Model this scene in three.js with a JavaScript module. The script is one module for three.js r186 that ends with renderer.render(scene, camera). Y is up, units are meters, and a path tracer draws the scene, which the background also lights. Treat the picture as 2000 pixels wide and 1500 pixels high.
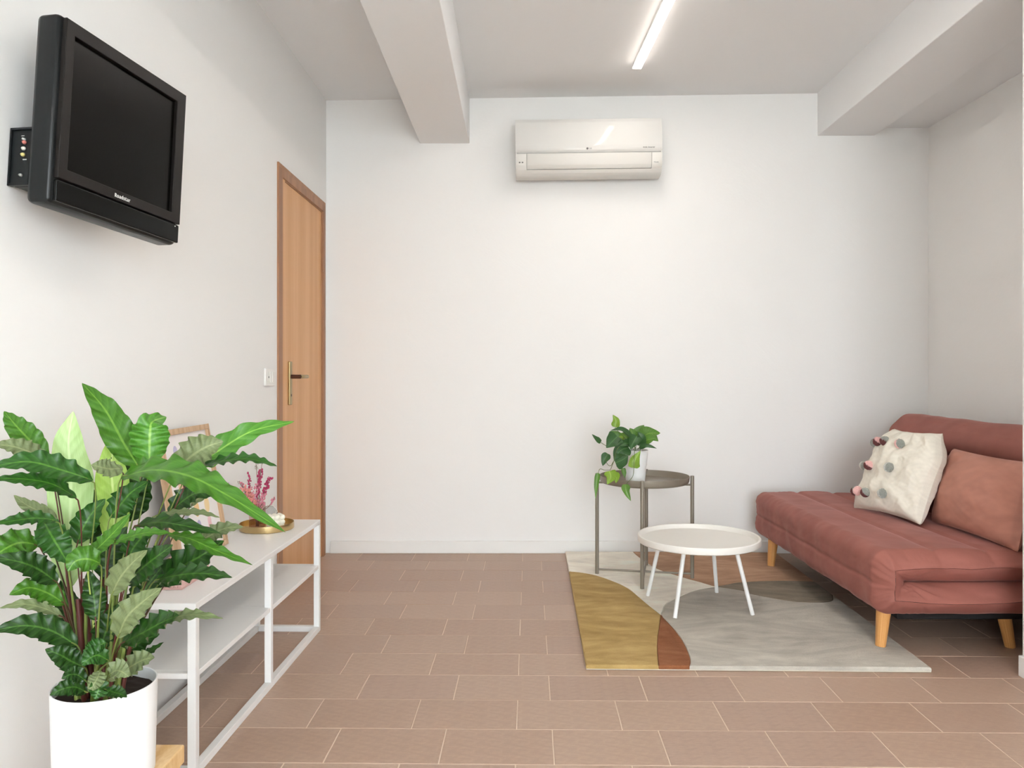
import * as THREE from 'three';
import { RoundedBoxGeometry } from 'three/addons/geometries/RoundedBoxGeometry.js';
import { TextGeometry } from 'three/addons/geometries/TextGeometry.js';
import { FontLoader } from 'three/addons/loaders/FontLoader.js';
import { ImprovedNoise } from 'three/addons/math/ImprovedNoise.js';
import { mergeGeometries, mergeVertices, toCreasedNormals } from 'three/addons/utils/BufferGeometryUtils.js';
import { RectAreaLightUniformsLib } from 'three/addons/lights/RectAreaLightUniformsLib.js';

// ---------------------------------------------------------------- camera, sky, exposure
const scene = new THREE.Scene();
const renderer = new THREE.WebGLRenderer({ antialias: true });
renderer.toneMapping = THREE.LinearToneMapping;
renderer.toneMappingExposure = 1.0;
renderer.shadowMap.enabled = true;
RectAreaLightUniformsLib.init();

const EYE = 1.04, FOCAL = 1500;                       // camera height (m), focal length in pixels of a 2000 x 1500 frame
const camera = new THREE.PerspectiveCamera(2 * Math.atan(750 / FOCAL) * 180 / Math.PI, 4 / 3, 0.05, 60);
camera.position.set(0, EYE, 0);
camera.lookAt(0, EYE, -1);
camera.setViewOffset(2000, 1500, -10, 20, 2000, 1500); // lens shift: verticals stay upright
scene.add(camera);

scene.background = new THREE.Color().setRGB(0.87, 0.96, 1.02); // even, bright overcast sky
scene.backgroundIntensity = 15.5;

// ---------------------------------------------------------------- helpers
const V = (x, y, z) => new THREE.Vector3(x, y, z);
// a point of the room, given where the survey sighted it from the camera and how far away it lies
const at = (px, py, d) => V((px - 1010) * d / FOCAL, EYE - (py - 730) * d / FOCAL, -d);
let seed = 12345;
const rnd = () => { seed = (seed * 1664525 + 1013904223) >>> 0; return seed / 4294967296; };
const rr = (a, b) => a + (b - a) * rnd();
const clamp = (x, a = 0, b = 1) => Math.min(b, Math.max(a, x));
const lerp = (a, b, t) => a + (b - a) * t;
const smooth = (a, b, x) => { const t = clamp((x - a) / (b - a)); return t * t * (3 - 2 * t); };
const noise = new ImprovedNoise();
const fbm = (x, y, z = 0, o = 3) => { let s = 0, a = 0.5; for (let i = 0; i < o; i++) { s += a * noise.noise(x, y, z + i * 7.3); x *= 2.03; y *= 2.03; z *= 2.03; a *= 0.5; } return s; };
// noise that repeats with period 1 in both directions, for textures
const tile2 = (u, v, f, s = 0) => {
  const a = u * 2 * Math.PI, b = v * 2 * Math.PI, r = f / (2 * Math.PI);
  return noise.noise(Math.cos(a) * r + 11 + s, Math.sin(a) * r + Math.cos(b) * r * 1.31 + s * 1.7, Math.sin(b) * r * 1.31 + 5.5 - s);
};
const taken = {};
function numbered(n) { taken[n] = (taken[n] ?? -1) + 1; return taken[n] ? n + '_' + String(taken[n]).padStart(3, '0') : n; }
function mesh(name, geo, mat, parent) {
  const m = new THREE.Mesh(geo, mat); m.name = name; parent.add(m); return m;
}
function thing(name, label, category, pos = [0, 0, 0], turn = 0, group) {
  const o = new THREE.Group(); o.name = numbered(name); o.position.set(...pos); o.rotation.y = turn;
  o.userData = { label, category }; if (group) o.userData.group = group;
  scene.add(o); return o;
}
function struct(name, label, category, geo, mat) {
  const m = geo ? new THREE.Mesh(geo, mat) : new THREE.Group();
  m.name = name; m.userData = { kind: 'structure', label, category }; scene.add(m); return m;
}
// texture coordinates in metres, chosen per face from the side it looks to
function metres(geo) {
  const g = geo.index ? geo.toNonIndexed() : geo, p = g.attributes.position, n = g.attributes.normal, uv = new Float32Array(p.count * 2);
  for (let i = 0; i < p.count; i += 3) {
    let nx = 0, ny = 0, nz = 0;
    for (let k = 0; k < 3; k++) { nx += n.getX(i + k); ny += n.getY(i + k); nz += n.getZ(i + k); }
    nx = Math.abs(nx); ny = Math.abs(ny); nz = Math.abs(nz);
    for (let k = 0; k < 3; k++) {
      const x = p.getX(i + k), y = p.getY(i + k), z = p.getZ(i + k);
      const [a, b] = ny >= nx && ny >= nz ? [x, z] : nx >= nz ? [z, y] : [x, y];
      uv[(i + k) * 2] = a; uv[(i + k) * 2 + 1] = b;
    }
  }
  g.setAttribute('uv', new THREE.BufferAttribute(uv, 2)); return g;
}
const box = (x0, x1, y0, y1, z0, z1) => metres(new THREE.BoxGeometry(x1 - x0, y1 - y0, z1 - z0).translate((x0 + x1) / 2, (y0 + y1) / 2, (z0 + z1) / 2));
const rbox = (x0, x1, y0, y1, z0, z1, r = 0.003, s = 2) => metres(new RoundedBoxGeometry(x1 - x0, y1 - y0, z1 - z0, s, r).translate((x0 + x1) / 2, (y0 + y1) / 2, (z0 + z1) / 2));
function tube(pts, r, seg = 24, rad = 8, closed = false) { return new THREE.TubeGeometry(new THREE.CatmullRomCurve3(pts, closed, 'centripetal'), seg, r, rad, closed); }
// a tapering round bar between two points, with closed ends
function bar(a, b, ra, rb = ra, rad = 20) {
  const dir = b.clone().sub(a), L = dir.length(), g = new THREE.CylinderGeometry(rb, ra, L, rad, 1);
  g.applyQuaternion(new THREE.Quaternion().setFromUnitVectors(V(0, 1, 0), dir.normalize())); const c = a.clone().add(b).multiplyScalar(0.5);
  return g.translate(c.x, c.y, c.z);
}
// a square bar (section w) between two points that differ in one axis only
const lathe = (pts, seg = 64) => new THREE.LatheGeometry(pts.map(([r, y]) => new THREE.Vector2(r, y)), seg);
function grid(nu, nv, f, closeU = false) {           // surface from f(u, v) -> Vector3
  const pos = [], uv = [], idx = [];
  for (let j = 0; j <= nv; j++) for (let i = 0; i <= nu; i++) { const p = f(i / nu, j / nv); pos.push(p.x, p.y, p.z); uv.push(i / nu, j / nv); }
  for (let j = 0; j < nv; j++) for (let i = 0; i < nu; i++) { const a = j * (nu + 1) + i, b = a + 1, c = a + nu + 1, d = c + 1; idx.push(a, b, d, a, d, c); }
  const g = new THREE.BufferGeometry(); g.setAttribute('position', new THREE.Float32BufferAttribute(pos, 3)); g.setAttribute('uv', new THREE.Float32BufferAttribute(uv, 2)); g.setIndex(idx);
  if (closeU) { const u = g.attributes.uv; g.deleteAttribute('uv'); const m = mergeVertices(g, 1e-6); m.computeVertexNormals(); m.setAttribute('uv', new THREE.Float32BufferAttribute(new Float32Array(m.attributes.position.count * 2), 2)); return m; }
  g.computeVertexNormals(); return g;
}
function tex(w, h, f, srgb = true) {                  // f(u, v) -> [r, g, b] in 0..255
  const data = new Uint8Array(w * h * 4);
  for (let y = 0; y < h; y++) for (let x = 0; x < w; x++) { const c = f((x + 0.5) / w, (y + 0.5) / h), k = (y * w + x) * 4; for (let i = 0; i < 3; i++) data[k + i] = clamp(c[i], 0, 255); data[k + 3] = 255; }
  const t = new THREE.DataTexture(data, w, h, THREE.RGBAFormat); t.wrapS = t.wrapT = THREE.RepeatWrapping; t.magFilter = THREE.LinearFilter; t.minFilter = THREE.LinearMipmapLinearFilter; t.generateMipmaps = true;
  if (srgb) t.colorSpace = THREE.SRGBColorSpace; t.needsUpdate = true; return t;
}
const rep = (t, u, v) => { const c = t.clone(); c.repeat.set(u, v); c.needsUpdate = true; return c; };
const std = (o) => new THREE.MeshStandardMaterial({ side: THREE.DoubleSide, ...o });
const phys = (o) => new THREE.MeshPhysicalMaterial({ side: THREE.DoubleSide, ...o });

// ---------------------------------------------------------------- materials
const fineGrain = tex(256, 256, (u, v) => { const n = 128 + 90 * tile2(u, v, 60) + 60 * (rnd() - 0.5); return [n, n, n]; }, false);
const plasterBump = tex(512, 512, (u, v) => { const n = 128 + 80 * tile2(u, v, 26) + 50 * tile2(u, v, 70, 3); return [n, n, n]; }, false);
const M = {};
M.wall = std({ color: 0xf5f4f2, roughness: 0.85, bumpMap: plasterBump, bumpScale: 0.0006 });
M.ceiling = std({ color: 0xf3f3f3, roughness: 0.9, bumpMap: plasterBump, bumpScale: 0.0005 });
M.trim = std({ color: 0xf3f2ef, roughness: 0.45 });
M.whiteMetal = std({ color: 0xf1f0ee, roughness: 0.4 });
M.whitePlastic = phys({ color: 0xf2f0ec, roughness: 0.35 });
M.grout = std({ color: 0xdcc6b2, roughness: 0.95 });
const tileGrain = [0, 1, 2].map((k) => tex(256, 256, (u, v) => {
  const a = tile2(u, v, 5, k * 3), b = tile2(u, v, 38, k), s = rnd() - 0.5, g = 9 * a + 9 * b + 20 * s;
  return [222 + g, 222 + g, 222 + g];
}));
const tileTone = [[184, 155, 136], [187, 158, 138], [182, 153, 135], [190, 161, 141], [183, 153, 133]];
const tileMats = tileTone.map((c, i) => std({ color: new THREE.Color(c[0] / 255 * 1.1, c[1] / 255 * 1.1, c[2] / 255 * 1.1).convertSRGBToLinear(), map: rep(tileGrain[i % 3], 4, 4), roughness: 0.42, bumpMap: rep(fineGrain, 7, 7), bumpScale: 0.00025 }));
const woodTex = (base, dark, f, s, w = 512, h = 512) => tex(w, h, (u, v) => {
  const n = tile2(u, v * 0.06, f, s), m = tile2(u, v * 0.05, f * 4.2, s + 2), p = tile2(u, v * 0.3, 70, s);
  const t = clamp(0.45 + 0.8 * n + 0.45 * m + 0.25 * p); return [0, 1, 2].map((i) => lerp(base[i], dark[i], t));
});
const beech = woodTex([222, 171, 120], [211, 155, 103], 9, 1);
const frameWood = woodTex([170, 124, 90], [150, 106, 76], 12, 4);
const pine = woodTex([236, 203, 154], [214, 170, 112], 10, 8);
const oak = woodTex([214, 184, 150], [190, 154, 118], 14, 6);
M.door = std({ map: rep(beech, 1.6, 0.5), roughness: 0.45 });
M.doorFrame = std({ map: rep(frameWood, 2.4, 0.5), roughness: 0.5 });
M.pine = std({ map: rep(pine, 3, 3), roughness: 0.5 });
M.leg = std({ map: rep(pine, 6, 1), roughness: 0.4, color: 0xf4d6b4 });
M.oak = std({ map: rep(oak, 5, 2), roughness: 0.55 });
M.brass = std({ color: 0xa9966c, metalness: 1, roughness: 0.35 });
M.gold = std({ color: 0xc9b080, metalness: 1, roughness: 0.28 });
M.darkBrown = std({ color: 0x4a2a1c, roughness: 0.35 });
M.black = phys({ color: 0x0d1113, roughness: 0.36, specularIntensity: 0.7 });
M.blackSatin = phys({ color: 0x120e0c, roughness: 0.45, specularIntensity: 0.6 });
M.blackGloss = phys({ color: 0x070909, roughness: 0.15, specularIntensity: 0.5 });
M.screen = phys({ color: 0x070605, roughness: 0.22, specularIntensity: 0.35 });
M.darkGap = std({ color: 0x2e2c29, roughness: 0.9 });
M.chrome = std({ color: 0xc8c8c4, metalness: 1, roughness: 0.25 });
M.taupe = std({ color: 0x8b8275, roughness: 0.42, metalness: 0.25 });
M.glass = phys({ color: 0xffffff, roughness: 0.02, transmission: 1, thickness: 0, ior: 1.45 });
M.printGrey = std({ color: 0x6d6b69, roughness: 0.6 });
M.printWhite = std({ color: 0xdcdcd8, roughness: 0.5 });

// ---------------------------------------------------------------- room shell
const XL = -1.108, XR = 2.386, XP = 1.738, ZB = -4.457, ZP = -2.64, ZW = 2.4, T = 0.12;
const ceilY = (x) => 2.634 + 0.0146 * (x + 0.55);
// floor: grout bed with tiles laid on it, third bond, the rows turned a little against the walls
const floor = struct('floor', 'floor of mauve-brown rectangular terracotta tiles with pale joints', 'floor', box(XL - T, XR + T, -0.12, -0.0011, ZB - T, ZW + T), M.grout);
{
  const th = 0.0155, L = 0.3092, W = 0.2015, gap = 0.0028, far = [], c = Math.cos(th), s = Math.sin(th);
  const slab = (l, w) => { const g = new RoundedBoxGeometry(l, 0.012, w, 1, 0.0016); return g; };
  const cache = {};
  const laid = [];
  for (let k = -23; k <= 12; k++) {
    const v0 = 2.046 + W * k, off = (k & 1) ? -0.035 : 0.069;
    for (let i = -6; i < 10; i++) {
      let u0 = off + L * i, u1 = u0 + L - gap, a0 = v0, a1 = v0 + W - gap;
      // cut where the tile runs under the walls
      const vm = (a0 + a1) / 2, xl = XL - 0.03 - th * vm, xr = (vm > 2.62 ? XR : XP) + 0.03 - th * vm;
      u0 = Math.max(u0, xl); u1 = Math.min(u1, xr); a1 = Math.min(a1, 4.485); a0 = Math.max(a0, -ZW - 0.03);
      if (u1 - u0 < 0.012 || a1 - a0 < 0.012) continue;
      laid.push([u0, u1, a0, a1]);
    }
  }
  laid.sort((a, b) => (a[2] < 1.85) - (b[2] < 1.85));
  laid.forEach(([u0, u1, a0, a1], n) => {
    const l = +(u1 - u0).toFixed(4), w = +(a1 - a0).toFixed(4), key = l + '/' + w, um = (u0 + u1) / 2, vm = (a0 + a1) / 2;
    const geo = cache[key] ??= slab(l, w), dy = -0.006 + rr(-0.0005, 0.0003);
    const x = um * c + vm * s, z = um * s - vm * c;
    if (a0 < 1.75) { far.push(geo.clone().rotateY(-th).translate(x, dy, z)); return; }
    const t = mesh('tile', geo, tileMats[Math.floor(rnd() * 5)], floor);
    t.position.set(x, dy, z); t.rotation.y = -th + (rnd() < 0.5 ? Math.PI : 0);
  });
  const rest = mesh('tile_field', mergeGeometries(far), tileMats[0], floor); rest.userData.kind = 'stuff';
}
struct('wall_back', 'white plastered back wall behind the sofa and tables', 'wall', box(XL - T, XR + T, -0.1, 2.8, ZB - T, ZB), M.wall);
{ // left wall with the door opening
  const sh = new THREE.Shape(); sh.moveTo(-4.577, -0.1); sh.lineTo(ZW + T, -0.1); sh.lineTo(ZW + T, 2.8); sh.lineTo(-4.577, 2.8); sh.closePath();
  const h = new THREE.Path(); h.moveTo(-4.375, 0); h.lineTo(-4.375, 1.985); h.lineTo(-3.59, 1.985); h.lineTo(-3.59, 0); h.closePath(); sh.holes.push(h);
  const g = new THREE.ExtrudeGeometry(sh, { depth: T, bevelEnabled: false }); g.rotateY(-Math.PI / 2); // (x, y, z) -> (-z, y, x)
  g.translate(XL, 0, 0);
  struct('wall_left', 'white plastered left wall with the door and the television', 'wall', metres(g), M.wall);
}
struct('wall_right', 'white alcove wall behind the backrest of the sofa bed', 'wall', box(XR, XR + T, -0.1, 2.8, ZB, ZP), M.wall);
{ // pier wall beside the camera, with an unseen window added to even out the light, and its return towards the alcove
  const sh = new THREE.Shape(); sh.moveTo(ZP, -0.1); sh.lineTo(ZW + T, -0.1); sh.lineTo(ZW + T, 2.8); sh.lineTo(ZP, 2.8); sh.closePath();
  const h = new THREE.Path(); h.moveTo(0.85, 0.85); h.lineTo(0.85, 2.3); h.lineTo(2.05, 2.3); h.lineTo(2.05, 0.85); h.closePath(); sh.holes.push(h);
  struct('wall_pier', 'white wall pier at the right edge of the picture', 'wall', metres(new THREE.ExtrudeGeometry(sh, { depth: 0.2, bevelEnabled: false }).rotateY(-Math.PI / 2).translate(XP + 0.2, 0, 0)), M.wall);
  struct('wall_return', 'white return wall closing the sofa alcove, out of view', 'wall', box(XP + 0.2, XR + T, -0.1, 2.8, ZP, ZP + 0.15), M.wall);
  const win = struct('window_2', 'added white framed side window behind the camera, evening out the light', 'window'), xc = XP + 0.1;
  for (const [a, b, c2, d] of [[0.85, 2.05, 0.85, 0.91], [0.85, 2.05, 2.24, 2.3], [0.85, 0.91, 0.91, 2.24], [1.99, 2.05, 0.91, 2.24], [1.42, 1.48, 0.91, 2.24]]) mesh('window_frame', rbox(xc - 0.03, xc + 0.03, c2, d, a, b, 0.004), M.trim, win);
  for (const [a, b] of [[0.91, 1.42], [1.48, 1.99]]) mesh('pane', box(xc - 0.002, xc + 0.002, 0.91, 2.24, a, b), M.glass, win);
}
{ // rear wall with a wide glazed opening behind the camera
  const sh = new THREE.Shape(); sh.moveTo(XL - T, -0.1); sh.lineTo(XR + T, -0.1); sh.lineTo(XR + T, 2.8); sh.lineTo(XL - T, 2.8); sh.closePath();
  const h = new THREE.Path(); h.moveTo(-0.5, 0.02); h.lineTo(-0.5, 2.36); h.lineTo(1.5, 2.36); h.lineTo(1.5, 0.02); h.closePath(); sh.holes.push(h);
  struct('wall_rear', 'white wall behind the camera with a wide glazed door', 'wall', metres(new THREE.ExtrudeGeometry(sh, { depth: T, bevelEnabled: false }).translate(0, 0, ZW)), M.wall);
  const win = struct('window_1', 'white framed glazed balcony door behind the camera', 'window');
  const zc = ZW + 0.06;
  for (const [a, b, c2, d] of [[-0.5, 1.5, 0.02, 0.09], [-0.5, 1.5, 2.29, 2.36], [-0.5, -0.43, 0.09, 2.29], [1.43, 1.5, 0.09, 2.29], [0.465, 0.535, 0.09, 2.29]]) mesh('window_frame', rbox(a, b, c2, d, zc - 0.03, zc + 0.03, 0.004), M.trim, win);
  for (const [a, b] of [[-0.43, 0.465], [0.535, 1.43]]) mesh('pane', box(a, b, 0.09, 2.29, zc - 0.002, zc + 0.002), M.glass, win);
}
struct('added_terrace', 'pale unseen terrace added outside the glazed door to bounce light', 'terrace', box(-8, 14, -0.3, -0.13, -9, 14), std({ color: 0xdcd8d0, roughness: 0.9 }));  // added slab: hides the sky below and throws light up to the ceiling
{ // ceiling: main slab rises a little to the right; lower slab over the alcove
  const g = metres(new THREE.BoxGeometry(3.5, 0.15, ZW - ZB + 2 * T));
  const c = struct('ceiling', 'pale grey-white plastered ceiling', 'ceiling', g, M.ceiling);
  c.position.set(0.45, ceilY(0.45) + 0.075, (ZW + ZB) / 2); c.rotation.z = 0.0146;
  const low = mesh('alcove_ceiling', box(1.95, XR + T, 2.466, 2.75, ZB - T, ZP + 0.05), M.ceiling, scene);
  low.userData = { kind: 'structure', label: 'lower white ceiling strip above the sofa alcove', category: 'ceiling' };
}
struct('trim_1', 'white boxed ceiling beam left of the air conditioner', 'beam', rbox(-0.5645, -0.276, 2.377, 2.72, ZB - 0.02, ZW + 0.02, 0.004), M.ceiling);
{
  const b = struct('trim_2', 'white boxed ceiling beam right of the ceiling light, above the sofa', 'beam', rbox(-0.165, 0.165, 0, 0.33, 0, -ZB + ZP + 0.1, 0.004), M.ceiling);
  b.position.set(1.909, 2.4217, ZB - 0.02); b.rotation.y = -0.013;
}
struct('baseboard_back', 'white painted baseboard along the back wall', 'baseboard', rbox(-1.083, XR, 0, 0.071, ZB - 0.005, ZB + 0.012, 0.003), M.trim);
struct('baseboard_right', 'white baseboard along the alcove wall behind the sofa', 'baseboard', rbox(XR - 0.012, XR + 0.005, 0, 0.071, ZB + 0.012, ZP, 0.003), M.trim);
struct('baseboard_pier', 'short white baseboard end at the right picture edge', 'baseboard', rbox(XP - 0.012, XP + 0.01, 0, 0.071, ZP - 0.006, ZW, 0.003), M.trim);
{ // door, its frame and handle
  const d = struct('door_1', 'light beech veneer door with brown frame and brass handle', 'door');
  mesh('door_leaf', box(XL - 0.044, XL - 0.004, 0.004, 1.957, -4.362, -3.664), M.door, d);
  mesh('jamb', rbox(XL - T, XL + 0.001, 0, 1.985, -3.664, -3.59, 0.002), M.door, d);
  mesh('jamb', rbox(XL - T, XL + 0.001, 0, 1.985, -4.385, -4.362, 0.002), M.doorFrame, d);
  mesh('head', rbox(XL - T, XL + 0.001, 1.957, 1.985, -4.362, -3.664, 0.002), M.doorFrame, d);
  mesh('casing', rbox(XL - 0.002, XL + 0.009, 0, 2.02, -3.606, -3.544, 0.003), M.doorFrame, d);
  mesh('casing', rbox(XL - 0.002, XL + 0.009, 0, 2.02, -4.408, -4.366, 0.003), M.doorFrame, d);
  mesh('casing', rbox(XL - 0.002, XL + 0.009, 1.962, 2.02, -4.3665, -3.6055, 0.003), M.doorFrame, d);
  mesh('threshold', box(XL - T, XL - 0.004, -0.01, 0.004, -4.362, -3.664), M.doorFrame, d);
  const h = mesh('handle_plate', rbox(XL - 0.005, XL + 0.006, 0.888, 1.1, -3.768, -3.728, 0.004), M.brass, d);
  const zc = -3.75, y = 1.026;
  mesh('neck', bar(V(XL, y, zc), V(XL + 0.052, y, zc), 0.010), M.darkBrown, h);
  mesh('lever', tube([V(XL + 0.05, y, zc + 0.004), V(XL + 0.056, y, zc - 0.02), V(XL + 0.056, y, zc - 0.06), V(XL + 0.052, y, zc - 0.115)], 0.009, 20, 12), M.brass, h);
  mesh('keyhole', bar(V(XL + 0.0055, 0.935, zc), V(XL + 0.0075, 0.935, zc), 0.006), M.darkBrown, h);
  for (const yy of [0.3, 1.62]) mesh('hinge', bar(V(XL + 0.004, yy, -4.364), V(XL + 0.004, yy + 0.08, -4.364), 0.006), M.doorFrame, d);
}
// ---------------------------------------------------------------- rug
const rugTex = (c, k) => tex(512, 512, (u, v) => {
  const a = tile2(u, v, 4, k * 5), b = tile2(u, v, 11, k), e = tile2(u, v, 30, k + 2), s = rnd() - 0.5, g = 16 * a + 14 * b + 7 * e + 12 * s; return [c[0] + g, c[1] + g, c[2] + g * 0.95];
});
const rugBump = tex(512, 512, (u, v) => { const n = 128 + 60 * tile2(u, v, 55) + 120 * (rnd() - 0.5); return [n, n, n]; }, false);
{
  const rug = thing('area_rug', 'tufted wool rug with ochre, rust, cream, brown and grey curved fields', 'rug', [0.2427, 0, -2.7368], -0.021);
  const spl = (pts, n = 18) => new THREE.SplineCurve(pts.map(([x, y]) => new THREE.Vector2(x, y))).getPoints(n * (pts.length - 1)).map((p) => [p.x, p.y]);
  const U1 = 1.2, V0 = -0.04, V1 = 1.685;
  const ochreArc = spl([[0, 1.24], [0.07, 1.212], [0.133, 1.162], [0.203, 1.064], [0.267, 0.93], [0.32, 0.689], [0.356, 0.53]]);
  const ochreRust = spl([[0.356, 0.53], [0.302, 0.272], [0.276, 0.128], [0.254, V0]]);
  const rustGrey = spl([[0.356, 0.53], [0.378, 0.365], [0.388, 0.211], [0.38, 0.04], [0.362, V0]]);
  const creamBrown = spl([[0.388, V1], [0.411, 1.523], [0.468, 1.298], [0.565, 1.138], [0.631, 1.05], [0.69, 0.968]]);
  const creamGrey = spl([[0.69, 0.968], [0.581, 0.902], [0.47, 0.778], [0.402, 0.677], [0.372, 0.585], [0.356, 0.53]]);
  const brownDark = spl([[0.69, 0.968], [0.76, 1.01], [0.834, 1.05], [1.026, 1.081], [1.2, 1.07]]);
  const darkGrey = spl([[0.69, 0.968], [0.794, 0.906], [0.843, 0.832], [0.979, 0.735], [1.098, 0.721], [1.162, 0.751], [1.2, 0.84]]);
  const rev = (a) => [...a].reverse();
  const fields = [
    ['ochre_field', [[0, V0], [0, 1.24], ...ochreArc, ...ochreRust], [178, 148, 92]],
    ['rust_field', [...rustGrey, ...rev(ochreRust)], [142, 88, 54]],
    ['cream_field', [[0, 1.24], [0, V1], ...creamBrown, ...creamGrey, ...rev(ochreArc)], [250, 242, 228]],
    ['brown_field', [...creamBrown, ...brownDark, [U1, V1]], [176, 138, 110]],
    ['dark_field', [...brownDark, ...rev(darkGrey)], [128, 116, 100]],
    ['grey_field', [...creamGrey, ...rustGrey, [U1, V0], ...rev(darkGrey)], [186, 179, 168]],
  ];
  mesh('backing', rbox(0, U1, 0.0005, 0.005, -V1, -V0, 0.002), std({ color: 0xcfc6b6, roughness: 1 }), rug);
  fields.forEach(([name, pts, c], k) => {
    const clean = pts.filter((p, i) => { const q = pts[(i + 1) % pts.length]; return Math.hypot(p[0] - q[0], p[1] - q[1]) > 0.002; });
    const sh = new THREE.Shape(clean.map(([x, y]) => new THREE.Vector2(x, y)));
    const g = new THREE.ExtrudeGeometry(sh, { depth: 0.005, bevelEnabled: true, bevelThickness: 0.006, bevelSize: 0.0045, bevelOffset: -0.0045, bevelSegments: 3, curveSegments: 6 });
    g.rotateX(-Math.PI / 2).translate(0, 0.007, 0);
    const t = rep(rugTex(c, k), 1.1, 2.0);
    mesh(name, g, std({ map: t, roughness: 1, bumpMap: rep(rugBump, 2.2, 2.2), bumpScale: 0.002 }), rug);
  });
}

// ---------------------------------------------------------------- sofa bed
const velvetTex = tex(512, 512, (u, v) => { const a = tile2(u, v, 5), b = tile2(u, v, 14, 4), g = 14 * a + 9 * b + 6 * (rnd() - 0.5); return [228 + g, 222 + g, 220 + g]; });
const velvetBump = tex(256, 256, (u, v) => { const n = 128 + 100 * (rnd() - 0.5); return [n, n, n]; }, false);
M.velvet = phys({ color: 0xaa6a5e, map: velvetTex, roughness: 0.75, sheen: 1, sheenColor: new THREE.Color(0.62, 0.36, 0.34), sheenRoughness: 0.45, bumpMap: velvetBump, bumpScale: 0.0004 });
M.velvetLight = phys({ color: 0xcf9380, map: velvetTex, roughness: 0.7, sheen: 1, sheenColor: new THREE.Color(0.7, 0.42, 0.38), sheenRoughness: 0.45, bumpMap: velvetBump, bumpScale: 0.0003 });
M.underside = std({ color: 0x1c1818, roughness: 0.95 });
function sweep(outline, zA, zB, rMax, rEnd, nz, disp) {
  const ring = [];
  const nE = 14, rz = rEnd * 1.15, prof = (t) => 0.0006 + (rMax - 0.0006) * (0.55 * t + 0.45 * Math.sin(t * Math.PI / 2));
  const add = (z, r) => ring.push([z, r]);
  for (let i = 0; i <= nE; i++) add(zA + rz * Math.pow(i / nE, 1.25), prof(i / nE));
  for (let i = 1; i < nz; i++) add(lerp(zA + rz, zB - rz, i / nz), rMax);
  for (let i = nE; i >= 0; i--) add(zB - rz * Math.pow(i / nE, 1.25), prof(i / nE));
  const rows = ring.map(([z, r]) => outline(r).map((p) => { const q = V(p[0], p[1], z); return disp ? disp(q, p, z, r) : q; }));
  const n = rows[0].length, pos = [], idx = [], uv = [];
  rows.forEach((row, j) => row.forEach((p, i) => { pos.push(p.x, p.y, p.z); uv.push(p.x + p.y, p.z); }));
  for (let j = 0; j < rows.length - 1; j++) for (let i = 0; i < n; i++) { const a = j * n + i, b = j * n + (i + 1) % n, c = a + n, d = b + n; idx.push(a, c, b, b, c, d); }
  const g = new THREE.BufferGeometry(); g.setAttribute('position', new THREE.Float32BufferAttribute(pos, 3)); g.setAttribute('uv', new THREE.Float32BufferAttribute(uv, 2)); g.setIndex(idx); g.computeVertexNormals(); return g;
}
// section of a padded sheet folded round a straight front: upper layer, front, lower layer
function foldOutline(xf, xb, yu, yl, nTop = 70, nArc = 12, nF = 24) {
  return (r) => {
    const p = [];
    for (let i = 0; i < nTop; i++) p.push([lerp(xb, xf, i / nTop), yu + r, 0, 1]);
    for (let i = 0; i < nArc; i++) { const a = Math.PI / 2 + (i / nArc) * Math.PI / 2; p.push([xf + r * Math.cos(a), yu + r * Math.sin(a), Math.cos(a), Math.sin(a)]); }
    for (let i = 0; i < nF; i++) p.push([xf - r, lerp(yu, yl, i / nF), -1, 0]);
    for (let i = 0; i < nArc; i++) { const a = Math.PI + (i / nArc) * Math.PI / 2; p.push([xf + r * Math.cos(a), yl + r * Math.sin(a), Math.cos(a), Math.sin(a)]); }
    for (let i = 0; i < nTop; i++) p.push([lerp(xf, xb, i / nTop), yl - r, 0, -1]);
    for (let i = 0; i < 6; i++) { const a = -Math.PI / 2 + (i / 6) * Math.PI; p.push([xb + r * Math.cos(a), yl + r * Math.sin(a), Math.cos(a), Math.sin(a)]); }
    for (let i = 0; i < nTop; i++) p.push([lerp(xb, xf + r, i / nTop), yl + r, 0, 1]);
    for (let i = 0; i < 6; i++) p.push([xf + r, lerp(yl + r, yu - r, i / 6), 1, 0]);
    for (let i = 0; i < nTop; i++) p.push([lerp(xf + r, xb, i / nTop), yu - r, 0, -1]);
    for (let i = 0; i < 6; i++) { const a = -Math.PI / 2 + (i / 6) * Math.PI; p.push([xb + r * Math.cos(a), yu + r * Math.sin(a), Math.cos(a), Math.sin(a)]); }
    return p;
  };
}
function barOutline(x0, y0, x1, y1, n = 30) {          // a padded board from (x0, y0) to (x1, y1)
  const L = Math.hypot(x1 - x0, y1 - y0), tx = (x1 - x0) / L, ty = (y1 - y0) / L, nx = -ty, ny = tx;
  return (r) => {
    const p = [];
    for (let i = 0; i < n; i++) { const t = i / n; p.push([lerp(x0, x1, t) + nx * r, lerp(y0, y1, t) + ny * r, nx, ny]); }
    for (let i = 0; i < 14; i++) { const a = (i / 14) * Math.PI, cx = Math.cos(a), s = Math.sin(a); p.push([x1 + r * (nx * cx + tx * s), y1 + r * (ny * cx + ty * s), nx * cx + tx * s, ny * cx + ty * s]); }
    for (let i = 0; i < n; i++) { const t = 1 - i / n; p.push([lerp(x0, x1, t) - nx * r, lerp(y0, y1, t) - ny * r, -nx, -ny]); }
    for (let i = 0; i < 14; i++) { const a = (i / 14) * Math.PI, cx = -Math.cos(a), s = -Math.sin(a); p.push([x0 + r * (nx * cx + tx * s), y0 + r * (ny * cx + ty * s), nx * cx + tx * s, ny * cx + ty * s]); }
    return p;
  };
}
const SZ0 = -4.3, SZ1 = -2.79;
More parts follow.
